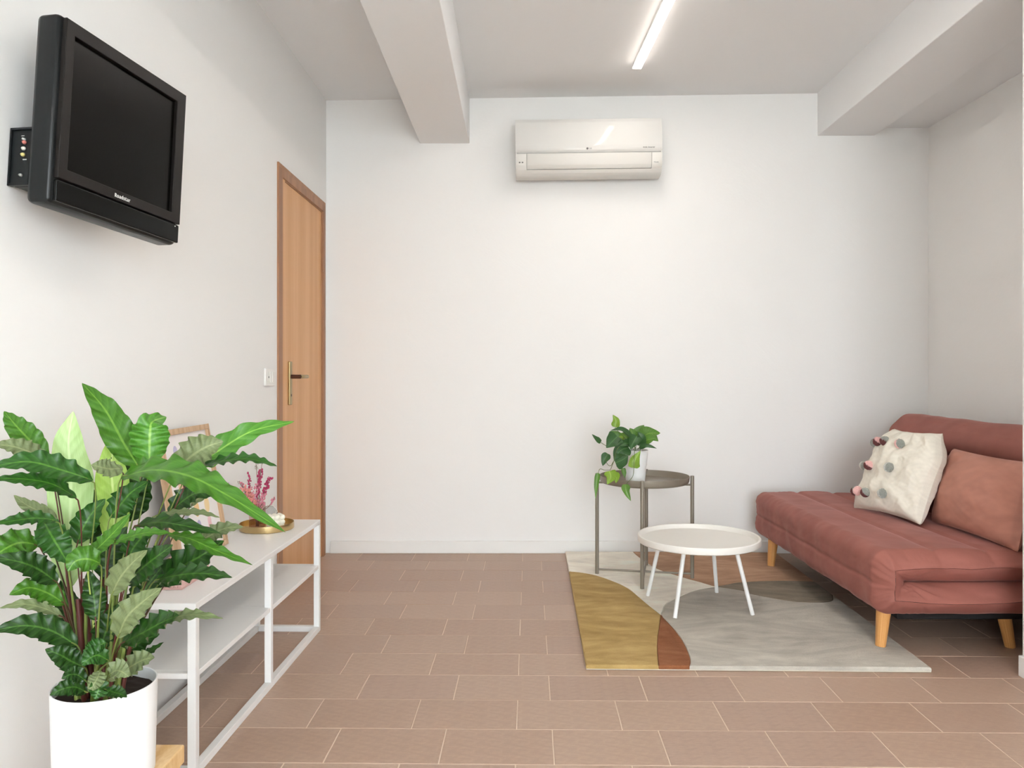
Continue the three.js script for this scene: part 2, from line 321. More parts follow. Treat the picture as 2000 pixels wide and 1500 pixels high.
{
  const sofa = thing('sofa_bed', 'dusty rose velvet folding sofa bed on tapered beech legs', 'sofa', [0, 0, 0]);
  const groove = (x, c, w) => Math.exp(-((x - c) ** 2) / (2 * w * w));
  const seat = sweep(foldOutline(1.374, 2.1, 0.33, 0.208), SZ0, SZ1, 0.0585, 0.054, 120, (q, p, z, r) => {
    const top = p[3] > 0.5 && p[1] > 0.3, front = p[2] < -0.5;
    let d = 0.006 * fbm(q.x * 5, q.y * 5, z * 4);
    if (top) { d -= 0.007 * groove(q.x, 1.545, 0.008) + 0.007 * groove(q.x, 1.74, 0.008); d += 0.006 * Math.abs(Math.sin((q.x - 1.545) / 0.195 * Math.PI)) * smooth(1.4, 1.55, q.x); d -= 0.016 * smooth(1.55, 2.0, q.x); }
    if (front || (p[2] < 0 && q.x < 1.42)) { d -= 0.006 * groove(q.y, 0.265 + 0.006 * noise.noise(z * 6, 1, 2), 0.006); d += 0.010 * fbm(q.y * 5 + z * 4, z * 5, 3.3) + 0.004 * fbm(q.y * 16 + z * 9, z * 7 - q.y * 12, 1); }
    // gathers where the cover is folded at the two ends
    const e = Math.min(Math.abs(z - SZ1), Math.abs(z - SZ0));
    if (e < 0.09) { const ang = Math.atan2(q.y - 0.27, q.x - 1.43), rad = Math.hypot(q.y - 0.27, q.x - 1.43); d += 0.0045 * Math.sin(ang * 22 + 2 * Math.sin(ang * 5)) * smooth(0.26, 0.04, rad) * smooth(0.09, 0.01, e);
      const end = smooth(0.08, 0.0, e); q.z += 0.016 * end * fbm(q.x * 8, q.y * 15, z > -3.5 ? 1 : 5); q.y += 0.012 * end * noise.noise(q.x * 7, q.y * 6, 4.2); }
    const k = Math.min(1, r / 0.03);
    q.x += p[2] * d * k; q.y += p[3] * d * k;
    return q;
  });
  mesh('folded_seat', seat, M.velvet, sofa);
  const wr = (a) => (q, p, z, r) => { const d = a * fbm(q.x * 5 + 3, q.y * 7, z * 3); q.x += p[2] * d; q.y += p[3] * d; return q; };
  mesh('backrest', sweep(barOutline(2.05, 0.35, 2.13, 0.585), SZ0 + 0.02, SZ1 - 0.02, 0.085, 0.055, 90, wr(0.012)), M.velvet, sofa);
  mesh('headrest', sweep(barOutline(2.125, 0.71, 2.165, 0.745), SZ0 + 0.02, SZ1 - 0.02, 0.075, 0.055, 90, (q, p, z, r) => { wr(0.012)(q, p, z, r); if (p[2] < 0) q.x -= 0.01; return q; }), M.velvet, sofa);
  mesh('base_frame', rbox(1.43, 2.2, 0.115, 0.165, SZ0 + 0.1, SZ1 - 0.1, 0.006), M.underside, sofa);
  const leg = (x, z, dx, dz, y0) => mesh('leg', bar(V(x, y0, z), V(x - dx, 0.155, z - dz), 0.0185, 0.0265), M.leg, sofa);
  leg(1.365, -2.885, -0.012, 0.0, 0.0185);
  leg(1.878, -2.925, 0.03, 0, 0);
  leg(1.352, -4.09, -0.012, 0.0, 0.0185);
  leg(1.878, -4.09, 0.03, 0, 0);
}
function cushionGeo(W, H, Th, pinch, wr, seedN, n = 44, pw = 0.42, taper = 0) {
  const side = (s) => grid(n, n, (a, b) => {
    const u = a * 2 - 1, v = b * 2 - 1;
    let x = W / 2 * u * (1 - pinch * (1 - v * v) * u * u), y = H / 2 * v * (1 - pinch * (1 - u * u) * v * v);
    const edge = Math.max(0, (1 - u * u) * (1 - v * v));
    x *= 1 - taper * smooth(0.35, 1, v);
    let z = s * Th / 2 * Math.pow(edge, pw);
    const c = Math.min(1, edge * 5);
    z += s * wr * c * (fbm(u * 2.2 + seedN, v * 2.2, s * 3) + 0.5 * Math.sin((u * v) * 9 + seedN) * (Math.abs(u) * Math.abs(v)));
    return V(x, y, z);
  });
  const a = side(1), b = side(-1); b.setIndex([...b.index.array].reverse());
  const g = mergeGeometries([a, b]); const m = mergeVertices(g, 1e-4); m.computeVertexNormals(); return m;
}
function orient(o, bl, br, tl) {                       // put a flat thing's plane through three corners: x from bl to br, y up to tl
  const x = br.clone().sub(bl).normalize(), y0 = tl.clone().sub(bl), z = x.clone().cross(y0).normalize(), y = z.clone().cross(x);
  o.quaternion.setFromRotationMatrix(new THREE.Matrix4().makeBasis(x, y, z));
  const c = bl.clone().add(br).multiplyScalar(0.5).addScaledVector(y, y0.dot(y) / 2); o.position.copy(c); return o;
}
{
  const c1 = thing('lumbar_cushion', 'plain rose velvet cushion at the near end of the sofa bed', 'cushion', [0, 0, 0], 0, 'rose velvet cushions');
  mesh('cover', cushionGeo(0.59, 0.34, 0.165, 0.05, 0.012, 2), M.velvetLight, c1);
  mesh('piping', tube([V(-0.285, -0.16, 0), V(-0.27, 0, 0), V(-0.285, 0.16, 0)], 0.002, 20, 6), M.velvetLight, c1);
  orient(c1, V(1.848, 0.39, -3.42), V(1.848, 0.39, -2.83), V(1.94, 0.70, -3.42));
  const c2 = thing('lumbar_cushion', 'plain rose velvet cushion half hidden behind the pompom cushion', 'cushion', [0, 0, 0], 0, 'rose velvet cushions');
  mesh('cover', cushionGeo(0.58, 0.34, 0.15, 0.05, 0.012, 5), M.velvetLight, c2);
  orient(c2, V(1.86, 0.39, -4.12), V(1.86, 0.39, -3.54), V(1.955, 0.70, -4.12));
  const cream = tex(256, 256, (u, v) => { const g = 8 * tile2(u, v, 8) + 10 * (rnd() - 0.5); return [240 + g, 233 + g, 218 + g]; });
  const c3 = thing('pompom_cushion', 'square cream cotton cushion with grey and pink pompoms on the sofa bed', 'cushion');
  const W = 0.43, H = 0.42, Th = 0.17;
  mesh('cover', cushionGeo(W, H, Th, 0.07, 0.032, 8, 60, 0.36, 0.3), std({ map: rep(cream, 3, 3), roughness: 0.95, bumpMap: rep(fineGrain, 10, 10), bumpScale: 0.0008 }), c3);
  const bl = V(1.625, 0.395, -3.70), br = V(1.725, 0.395, -3.285);
  orient(c3, bl, br, V(1.80, 0.775, -3.70));
  const pc = { g: [0.36, 0.37, 0.33], l: [0.62, 0.62, 0.57], p: [0.86, 0.55, 0.52], m: [0.16, 0.05, 0.05] };
  const pom = (u, v, A, B, tilt) => {
    const r = 0.021, g = new THREE.IcosahedronGeometry(r, 12), p = g.attributes.position, col = [];
    for (let i = 0; i < p.count; i++) {
      const q = V(p.getX(i), p.getY(i), p.getZ(i)), n = q.clone().normalize(), k = 1 + 0.22 * noise.noise(n.x * 14 + u * 50, n.y * 14, n.z * 14 + v * 30) + 0.12 * noise.noise(n.x * 30, n.y * 30 + u * 9, n.z * 30);
      q.multiplyScalar(k); p.setXYZ(i, q.x, q.y, q.z);
      const t = n.x * Math.cos(tilt) + n.y * Math.sin(tilt) + 0.25 * noise.noise(n.x * 9, n.y * 9, n.z * 9), c = t > 0.1 ? A : B; col.push(...c);
    }
    g.setAttribute('color', new THREE.Float32BufferAttribute(col, 3)); g.computeVertexNormals();
    const m = mesh('pompom', g, M.pompom, c3);
    const e = Math.max(0, (1 - u * u) * (1 - v * v));
    m.position.set(W / 2 * u * (1 - 0.07 * (1 - v * v) * u * u) * (1 - 0.3 * smooth(0.35, 1, v)), H / 2 * v * (1 - 0.07 * (1 - u * u) * v * v), Th / 2 * Math.pow(e, 0.36) + 0.01);
  };
  M.pompom = std({ vertexColors: true, roughness: 1 });
  const P = pc;
  for (const [u, v, A, B, t] of [[-0.92, 0.54, P.g, P.g, 0], [-0.72, 0.56, P.p, P.m, 1], [-0.42, 0.58, P.g, P.m, 1.2], [0.12, 0.55, P.g, P.p, 0.3], [-0.90, -0.04, P.g, P.l, 0], [-0.56, -0.05, P.p, P.m, 1.1], [0.12, -0.03, P.g, P.l, 0], [-0.90, -0.66, P.g, P.m, 0.6], [-0.72, -0.66, P.p, P.p, 0], [-0.40, -0.68, P.g, P.m, 0.8], [0.14, -0.62, P.g, P.l, 0.4]]) pom(u, v, A, B, t);
}

// ---------------------------------------------------------------- tables
{
  const t = thing('side_table', 'taupe metal tray side table with four straight legs', 'table', [0.6425, 0, -3.882]);
  const feet = [[0.409, -3.93], [0.595, -3.653], [0.876, -3.842], [0.69, -4.105]].map(([x, z]) => V(x - 0.6425, 0.0175, z + 3.882));
  mesh('tray', lathe([[0, 0.494], [0.205, 0.494], [0.2145, 0.497], [0.219, 0.503], [0.2225, 0.526], [0.224, 0.5275], [0.2255, 0.526], [0.2225, 0.502], [0.217, 0.4925], [0.206, 0.4895], [0, 0.4895]], 96), M.taupe, t);
  for (const f of feet) { mesh('leg', bar(f, V(f.x, 0.530, f.z), 0.0095), M.taupe, t); }
  for (const [a, b, y] of [[0, 2, 0.040], [1, 3, 0.040]]) mesh('cross_brace', bar(V(feet[a].x, y, feet[a].z), V(feet[b].x, y, feet[b].z), 0.005), M.taupe, t);
  for (const [a, b, y] of [[0, 2, 0.4845], [1, 3, 0.4845]]) mesh('tray_support', bar(V(feet[a].x, y, feet[a].z), V(feet[b].x, y, feet[b].z), 0.005), M.taupe, t);
}
{
  const t = thing('coffee_table', 'low round white coffee table with four splayed legs on the rug', 'table', [0.802, 0, -3.398]);
  const R = 0.266;
  M.tableWhite = phys({ color: 0xefebe4, roughness: 0.35 });
  mesh('table_top', lathe([[0, 0.306], [R - 0.022, 0.306], [R - 0.016, 0.309], [R - 0.012, 0.324], [R - 0.009, 0.3265], [R - 0.003, 0.3265], [R, 0.323], [R, 0.3], [R - 0.003, 0.2965], [0, 0.2965]], 128), M.tableWhite, t);
  for (const [x, z, tx, tz] of [[0.601, -3.537, 0.655, -3.5], [0.66, -3.213, 0.712, -3.27], [0.933, -3.589, 0.9, -3.54], [0.998, -3.254, 0.935, -3.29]])
    mesh('leg', bar(V(x - 0.802, 0.018, z + 3.398), V(tx - 0.802, 0.2975, tz + 3.398), 0.0085, 0.0095), M.whiteMetal, t);
}
{
  const t = thing('console_table', 'low white metal console table with two shelves along left wall', 'table', [-0.797, 0, -3.114], -0.0258);
  const L = 1.14, D = 0.268, s = 0.022;                 // local: x from 0 (room side) to -D (wall), z from 0 (far) to L (near)
  for (const [z0, z1] of [[0, s], [L / 2 - s / 2, L / 2 + s / 2], [L - s, L]]) for (const [x0, x1] of [[-s, 0], [-D, -D + s]]) mesh('post', rbox(x0, x1, 0, 0.4315, z0, z1, 0.0015), M.whiteMetal, t);
  mesh('top_panel', rbox(-D, 0, 0.4315, 0.4494, 0, L, 0.002), M.whiteMetal, t);
  mesh('shelf_panel', rbox(-D + 0.004, -0.002, 0.254, 0.269, s + 0.0005, L / 2 - s / 2 - 0.0005, 0.0015), M.whiteMetal, t);
  mesh('shelf_panel', rbox(-D + 0.004, -0.002, 0.254, 0.269, L / 2 + s / 2 + 0.0005, L - s - 0.0005, 0.0015), M.whiteMetal, t);
  mesh('shelf_panel', rbox(-D + s, -s, 0.254, 0.269, L / 2 - s / 2 - 0.0005, L / 2 + s / 2 + 0.0005, 0.001), M.whiteMetal, t);
  for (const z of [0, L - s]) { mesh('shelf_rail', rbox(-D + s, -s, 0.254, 0.269, z, z + s, 0.0015), M.whiteMetal, t); mesh('bottom_rail', rbox(-D + s, -s, 0, s, z, z + s, 0.0015), M.whiteMetal, t); }
  for (const x of [-s, -D]) for (const [a, b] of [[s, L / 2 - s / 2], [L / 2 + s / 2, L - s]]) mesh('bottom_rail', rbox(x, x + s, 0, s, a, b, 0.0015), M.whiteMetal, t);
}
{
  const t = thing('wooden_stool', 'light pine stool under the large leafy plant', 'stool', [-0.829, 0, -1.565]);
  mesh('seat', rbox(-0.102, 0.102, 0.19, 0.23, -0.115, 0.115, 0.004), M.pine, t);
  for (const x of [-1, 1]) for (const z of [-1, 1]) mesh('leg', rbox(x * 0.078 - 0.018, x * 0.078 + 0.018, 0, 0.19, z * 0.09 - 0.018, z * 0.09 + 0.018, 0.003), M.pine, t);
  for (const z of [-1, 1]) mesh('apron', rbox(-0.06, 0.06, 0.15, 0.19, z * 0.09 - 0.01, z * 0.09 + 0.01, 0.002), M.pine, t);
}
// ---------------------------------------------------------------- television
const font = await new FontLoader().loadAsync('fonts/droid/droid_sans_bold.typeface.json');
function lettering(s, size, w) {                       // flat print, centred, width fitted to w
  const g = new TextGeometry(s, { font, size, depth: 0.0004, curveSegments: 3, bevelEnabled: false }); g.computeBoundingBox();
  const b = g.boundingBox, k = w / (b.max.x - b.min.x); g.translate(-(b.max.x + b.min.x) / 2, -(b.max.y + b.min.y) / 2, 0); g.scale(k, k, 1); return g;
}
{
  const tv = thing('wall_television', 'small black flat television tilted on a wall bracket', 'television');
  tv.position.set(-0.9425, 1.60, -1.85); tv.rotation.order = 'YXZ'; tv.rotation.set(0.018, 1.368, -0.055);
  const W = 0.432, H = 0.415, D = 0.06, x0 = -W / 2, y0 = -H / 2;
  const X = (u) => x0 + u * W, Y = (v) => y0 + (1 - v) * H; // u from the near side, v from the top
  // casing: rounded body, with the screen well left open at the front
  const sh = new THREE.Shape(); const r = 0.016;
  sh.moveTo(x0 + r, y0); sh.lineTo(-x0 - r, y0); sh.quadraticCurveTo(-x0, y0, -x0, y0 + r); sh.lineTo(-x0, -y0 - r); sh.quadraticCurveTo(-x0, -y0, -x0 - r, -y0); sh.lineTo(x0 + r, -y0); sh.quadraticCurveTo(x0, -y0, x0, -y0 - r); sh.lineTo(x0, y0 + r); sh.quadraticCurveTo(x0, y0, x0 + r, y0);
  const body = new THREE.ExtrudeGeometry(sh, { depth: D - 0.03, bevelEnabled: true, bevelThickness: 0.015, bevelSize: 0.015, bevelOffset: -0.015, bevelSegments: 6, curveSegments: 8 }).translate(0, 0, -D + 0.011);
  mesh('casing', toCreasedNormals(body, 0.6), M.black, tv);
  // bezel: flat satin frame with the screen opening
  const bz = new THREE.Shape(); const bx0 = X(0.028), bx1 = X(0.985), by0 = Y(0.865), by1 = Y(0.02);
  bz.moveTo(bx0, by0); bz.lineTo(bx1, by0); bz.lineTo(bx1, by1); bz.lineTo(bx0, by1); bz.closePath();
  const hole = new THREE.Path(); const sx0 = X(0.085), sx1 = X(0.905), sy0 = Y(0.806), sy1 = Y(0.093);
  hole.moveTo(sx0, sy0); hole.lineTo(sx0, sy1); hole.lineTo(sx1, sy1); hole.lineTo(sx1, sy0); hole.closePath(); bz.holes.push(hole);
  mesh('bezel', new THREE.ExtrudeGeometry(bz, { depth: 0.0105, bevelEnabled: true, bevelThickness: 0.0015, bevelSize: 0.0015, bevelOffset: -0.0015, bevelSegments: 2 }).translate(0, 0, -0.0055), M.blackSatin, tv);
  mesh('screen', box(sx0 + 0.0004, sx1 - 0.0004, sy0 + 0.0004, sy1 - 0.0004, -0.0045, -0.0022), M.screen, tv);
  mesh('speaker_strip', rbox(X(0.028), X(0.985), Y(0.985), Y(0.872), -0.006, 0.0045, 0.003), M.blackGloss, tv);
  const lg = mesh('brand_lettering', lettering('Roadstar', 0.01, 0.052), M.printWhite, tv); lg.position.set(X(0.48), Y(0.838), 0.0066);
  mesh('status_light', new THREE.CylinderGeometry(0.0015, 0.0015, 0.0012, 12).rotateX(Math.PI / 2).translate(X(0.945), Y(0.885), 0.005), M.printWhite, tv);
  // rear housing, side connector box and bracket to the wall
  mesh('rear_housing', rbox(X(0.12), X(0.9), Y(0.9), Y(0.14), -0.078, -0.046, 0.014, 4), M.black, tv);
  const cb = mesh('connector_box', rbox(-0.2, -0.192, -0.165, -0.038, -0.122, -0.045, 0.002), M.black, tv);
  mesh('box_shell', rbox(-0.192, -0.06, -0.165, -0.038, -0.118, -0.06, 0.004), M.black, tv);
  for (const [yy, z0, z1] of [[-0.165, 0, 0.005], [-0.043, 0, 0.005]]) mesh('rim', box(-0.204, -0.199, yy, yy + 0.005, -0.122, -0.045), M.black, cb);
  mesh('rim', box(-0.204, -0.199, -0.165, -0.038, -0.122, -0.118), M.black, cb);
  const jack = (y, z, c, rad) => { const m = mesh('jack', lathe([[0.0011, 0.007], [0.0023, 0.007], [rad, 0.0035], [rad, 0], [0.0011, 0]], 20).rotateZ(Math.PI / 2), std({ color: c, roughness: 0.35, metalness: 0.2 }), cb); m.position.set(-0.2005, y, z); };
  jack(-0.064, -0.086, 0xd8d8d2, 0.0026); jack(-0.071, -0.085, 0xc97a70, 0.0042); jack(-0.0845, -0.086, 0xe4e2d8, 0.0042); jack(-0.098, -0.087, 0xd9cc84, 0.0042); jack(-0.143, -0.089, 0xa8aaa6, 0.0035);
  const lb = mesh('port_lettering', lettering('VIDEO', 0.004, 0.010), M.printWhite, cb); lb.rotation.y = -Math.PI / 2; lb.position.set(-0.2004, -0.108, -0.084);
  const lb2 = mesh('port_lettering', lettering('AUDIO', 0.004, 0.008), M.printWhite, cb); lb2.rotation.y = -Math.PI / 2; lb2.position.set(-0.2004, -0.0555, -0.092);
  mesh('bracket_arm', rbox(-0.03, 0.03, -0.03, 0.03, -0.135, -0.07, 0.004), M.black, tv);
  mesh('wall_plate', rbox(-0.06, 0.06, -0.06, 0.06, -0.142, -0.132, 0.003), M.black, tv);
}

// ---------------------------------------------------------------- light switch
{
  const s = thing('light_switch', 'white wall switch plate beside the door', 'switch', [XL, 1.025, -3.424]);
  mesh('plate', rbox(0, 0.009, -0.039, 0.039, -0.064, 0.064, 0.003), M.whitePlastic, s);
  for (const z of [-0.03, 0.0]) { const m = mesh('rocker', rbox(0.008, 0.0125, -0.024, 0.024, z - 0.012, z + 0.012, 0.0015), M.whitePlastic, s); m.rotation.z = 0.02; }
  mesh('blank', rbox(0.008, 0.0105, -0.024, 0.024, 0.018, 0.042, 0.001), M.whitePlastic, s);
  mesh('pilot_hole', bar(V(0.0103, 0, 0.03), V(0.0112, 0, 0.03), 0.004), M.darkGap, s);
}

// ---------------------------------------------------------------- air conditioner
{
  const ac = thing('air_conditioner', 'white wall-mounted split air conditioner with closed flap', 'air conditioner', [0.401, 2.146, ZB]);
  ac.rotation.z = 0.013;
  const W = 0.814, hw = W / 2;
  M.acGloss = phys({ color: 0xe0deda, roughness: 0.1, specularIntensity: 0.4 });
  M.acBody = phys({ color: 0xdedbd5, roughness: 0.4, specularIntensity: 0.6 });
  // strip along a side profile (z, y), t thick, from x0 to x1
  const strip = (pts, t, x0, x1) => {
    const c = new THREE.SplineCurve(pts.map(([z, y]) => new THREE.Vector2(z, y))).getPoints(36), inn = c.map((p, i) => { const a = c[Math.max(0, i - 1)], b = c[Math.min(c.length - 1, i + 1)], dx = b.x - a.x, dy = b.y - a.y, L = Math.hypot(dx, dy); return new THREE.Vector2(p.x - t * dy / L, p.y + t * dx / L); });
    const g = new THREE.ExtrudeGeometry(new THREE.Shape([...c, ...inn.reverse()]), { depth: x1 - x0, bevelEnabled: true, bevelThickness: 0.001, bevelSize: 0.001, bevelOffset: -0.001, bevelSegments: 2 });
    // shape (x = z, y), extruded along +z -> room axes (x along the wall, z out of the wall)
    g.applyMatrix4(new THREE.Matrix4().makeBasis(V(0, 0, 1), V(0, 1, 0), V(-1, 0, 0))).translate(x1, 0, 0);
    return toCreasedNormals(g, 0.5);
  };
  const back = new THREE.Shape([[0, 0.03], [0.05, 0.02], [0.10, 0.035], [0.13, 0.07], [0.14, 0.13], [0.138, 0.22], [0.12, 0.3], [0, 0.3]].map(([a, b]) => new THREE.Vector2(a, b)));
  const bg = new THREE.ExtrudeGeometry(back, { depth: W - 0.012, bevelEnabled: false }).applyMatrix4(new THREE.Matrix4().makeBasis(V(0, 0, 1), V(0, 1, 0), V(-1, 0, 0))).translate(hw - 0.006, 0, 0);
  mesh('chassis', bg, std({ color: 0x8c8a86, roughness: 0.6 }), ac);  // greyed so the seams between the covers look shaded
  const panel = [[0.176, 0.1245], [0.1865, 0.135], [0.1915, 0.155], [0.192, 0.19], [0.189, 0.24], [0.182, 0.29], [0.172, 0.314]];
  mesh('front_panel', strip(panel, 0.006, -hw, hw), M.acGloss, ac);
  mesh('top_cover', rbox(-hw, hw, 0.308, 0.3165, 0, 0.171, 0.003), M.acBody, ac);
  for (const s of [-1, 1]) mesh('side_cover', (() => { const g = new THREE.ExtrudeGeometry(new THREE.Shape([[0, 0.026], [0.06, 0.003], [0.13, 0.011], [0.173, 0.047], [0.186, 0.1215], [0.184, 0.13], [0.18, 0.25], [0.165, 0.309], [0, 0.309]].map(([a, b]) => new THREE.Vector2(a, b))), { depth: 0.005, bevelEnabled: false }); return g.applyMatrix4(new THREE.Matrix4().makeBasis(V(0, 0, 1), V(0, 1, 0), V(-1, 0, 0))).translate(s > 0 ? hw : -hw + 0.005, 0, 0); })(), M.acBody, ac);
  const low = [[0.166, 0.0395], [0.178, 0.06], [0.1845, 0.09], [0.187, 0.1215]], cap = [[0.124, 0.005], [0.15, 0.018], [0.166, 0.0395], [0.178, 0.06], [0.1845, 0.09], [0.187, 0.1215]];
  const fx0 = -hw + 0.0605, fx1 = hw - 0.0575;
  mesh('end_cap', strip(cap, 0.006, -hw, fx0 - 0.0018), M.acBody, ac); mesh('end_cap', strip(cap, 0.006, fx1 + 0.0018, hw), M.acBody, ac);
  mesh('flap', strip(low.map(([z, y]) => [z, y + 0.0006]), 0.006, fx0 + 0.0018, fx1 - 0.0018), M.acBody, ac);
  mesh('bottom_grille', strip([[0.03, 0.014], [0.07, 0.0025], [0.124, 0.0045], [0.15, 0.0175], [0.1645, 0.0365]], 0.006, -hw + 0.001, hw - 0.001), M.acBody, ac);
  const emblem = mesh('emblem', new THREE.CylinderGeometry(0.0062, 0.0062, 0.0012, 28).rotateX(Math.PI / 2).translate(-0.0085, 0.146, 0.1905), std({ color: 0x5a5456, roughness: 0.4 }), ac);
  mesh('lettering', lettering('LG', 0.01, 0.0125).translate(0.0085, 0.146, 0.1912), M.printGrey, ac);
  mesh('lettering', lettering('DUAL Inverter', 0.006, 0.066).translate(0.334, 0.149, 0.1914), M.printGrey, ac);
  mesh('lettering', lettering('ThinQ', 0.006, 0.026).rotateX(0.2).translate(0.374, 0.068, 0.1802), M.printGrey, ac);
  for (const x of [-0.386, -0.37]) mesh('lettering', new THREE.CylinderGeometry(0.0052, 0.0052, 0.0012, 20).rotateX(Math.PI / 2 + 0.2).scale(1, 0.75, 1).translate(x, 0.075, 0.1816), M.printGrey, ac);
}

// ---------------------------------------------------------------- linear ceiling light
{
  const l = thing('linear_ceiling_light', 'long slim lit strip light on the ceiling', 'light', [0.654, 0, -2.98], 0.034);
  const yc = ceilY(0.654), L = 2.0;
  mesh('housing', rbox(-0.021, 0.021, yc - 0.024, yc + 0.0, -L / 2, L / 2, 0.003), M.whiteMetal, l);
  mesh('light_diffuser', rbox(-0.0235, 0.0235, yc - 0.034, yc - 0.0245, -L / 2 + 0.001, L / 2 - 0.001, 0.004, 3), std({ color: 0xfff6ec, emissive: new THREE.Color(1, 0.93, 0.85), emissiveIntensity: 6, roughness: 0.5 }), l);
  const a = new THREE.RectAreaLight(new THREE.Color(1, 0.93, 0.85), 36, 0.046, L - 0.01); a.name = 'strip_light_source';
  a.position.set(0, yc - 0.0365, 0); a.lookAt(a.position.x, yc - 1, a.position.z); a.rotation.set(-Math.PI / 2, 0, 0); l.add(a);
}

// ---------------------------------------------------------------- things on the console table
const CT = 0.4494;
{
  const f = thing('picture_frame', 'oak framed watercolour print leaning against left wall on the console', 'picture');
  const W = 0.368, H = 0.422, z0 = -2.3;
  const bl = V(-1.012, CT + 0.0005, -2.3), br = V(-1.012, CT + 0.0005, -2.668), tl = V(-1.082, CT + 0.416, -2.3);
  orient(f, bl, br, tl);                                  // front looks into the room
  const b = 0.018, hw = W / 2, hh = H / 2;
  mesh('rail', rbox(-hw, hw, hh - b, hh, -0.011, 0.011, 0.0015), M.oak, f); mesh('rail', rbox(-hw, hw, -hh, -hh + b, -0.011, 0.011, 0.0015), M.oak, f);
  for (const s of [-1, 1]) mesh('stile', metres(rbox(s * hw - (s > 0 ? b : 0), s * hw + (s < 0 ? b : 0), -hh + b, hh - b, -0.011, 0.011, 0.0015)), M.oak, f);
  const cv = document.createElement('canvas'); cv.width = 512; cv.height = 592; const g = cv.getContext('2d');
  g.fillStyle = '#f3eeec'; g.fillRect(0, 0, 512, 592);
  const tones = ['#b9b3d6', '#c9b0a4', '#a99a98', '#eab89e', '#e8a9a0', '#d9c3cf', '#b5b2c4', '#f0c886', '#f2d39a', '#bcdcc0', '#a9a4c6', '#eec3c6'];
  let k = 0;
  for (let r = 0; r < 4; r++) for (let c = 0; c < 3; c++) {
    const cx = 130 + c * 126, cy = 105 + r * 128; g.fillStyle = tones[k++]; g.globalAlpha = 0.85;
    g.beginPath(); g.ellipse(cx, cy + 18, 30, 42, 0, 0, Math.PI * 2); g.fill(); g.beginPath(); g.ellipse(cx, cy - 26, 22, 26, 0, 0, Math.PI * 2); g.fill();
    g.globalAlpha = 0.4; g.beginPath(); g.ellipse(cx + 8, cy + 24, 14, 26, 0.2, 0, Math.PI * 2); g.fill();
  }
  g.globalAlpha = 1;
  const pt = new THREE.CanvasTexture(cv); pt.colorSpace = THREE.SRGBColorSpace;
  mesh('print', new THREE.BoxGeometry(W - 2 * b, H - 2 * b, 0.003).translate(0, 0, 0), std({ map: pt, roughness: 0.7 }), f);
  mesh('back_board', box(-hw + 0.004, hw - 0.004, -hh + 0.004, hh - 0.004, -0.0105, -0.006), std({ color: 0x9b8a76, roughness: 0.9 }), f);
}
{
  const b = thing('ribbed_box', 'small pink ribbed box below the picture frame on the console', 'box', [-0.958, CT, -2.189]);
  const pink = phys({ color: 0xd3aaa2, roughness: 0.3 });
  mesh('base', rbox(-0.044, 0.044, 0, 0.006, -0.092, 0.092, 0.002), pink, b);
  for (const s of [-1, 1]) {
    const gs = [box(s * 0.042 - 0.001, s * 0.042 + 0.001, 0.006, 0.058, -0.09, 0.09)]; for (let i = 0; i < 30; i++) gs.push(bar(V(s * 0.0425, 0.006, -0.087 + i * 0.006), V(s * 0.0425, 0.058, -0.087 + i * 0.006), 0.0024, 0.0024, 8));
    mesh('ribbed_side', mergeGeometries(gs.map((x) => x.index ? x.toNonIndexed() : x)), pink, b);
    const ge = [box(-0.042, 0.042, 0.006, 0.058, s * 0.09 - 0.001, s * 0.09 + 0.001)]; for (let i = 0; i < 14; i++) ge.push(bar(V(-0.039 + i * 0.006, 0.006, s * 0.0905), V(-0.039 + i * 0.006, 0.058, s * 0.0905), 0.0024, 0.0024, 8));
    mesh('ribbed_side', mergeGeometries(ge.map((x) => x.index ? x.toNonIndexed() : x)), pink, b);
  }
  mesh('lid', rbox(-0.044, 0.044, 0.058, 0.063, -0.092, 0.092, 0.002), pink, b);
}
const TX = -0.953, TZ = -2.925;
{
  const t = thing('round_tray', 'round brass tray holding the vase and candle', 'tray', [TX, CT, TZ]);
  mesh('base', lathe([[0, 0.0005], [0.097, 0.0005], [0.0985, 0.002], [0.097, 0.0035], [0, 0.0035]], 72), M.gold, t);
  mesh('rim', lathe([[0.0975, 0.0015], [0.1, 0.0035], [0.1, 0.0245], [0.0992, 0.0255], [0.098, 0.0245], [0.098, 0.004]], 96), M.gold, t);
}
{
  const v = thing('glass_vase', 'ribbed clear glass vase with dried flowers on the brass tray', 'vase', [-0.986, CT + 0.0036, -2.915]);
  const ribs = (r, y0, y1) => { const g = lathe([[0, y0], [r, y0], [r, y0 + 0.004], [r, (y0 + y1) / 2], [r, y1], [r - 0.0022, y1], [r - 0.0022, y0 + 0.006], [0, y0 + 0.006]], 144), p = g.attributes.position; for (let i = 0; i < p.count; i++) { const x = p.getX(i), z = p.getZ(i), rad = Math.hypot(x, z); if (rad > r - 0.001) { const k = 1 + 0.035 * Math.cos(Math.atan2(z, x) * 24); p.setX(i, x * k); p.setZ(i, z * k); } } g.computeVertexNormals(); return g; };
  mesh('ribbed_glass', ribs(0.029, 0, 0.098), phys({ color: 0xf6ecea, roughness: 0.03, transmission: 1, thickness: 0, ior: 1.3 }), v);
}
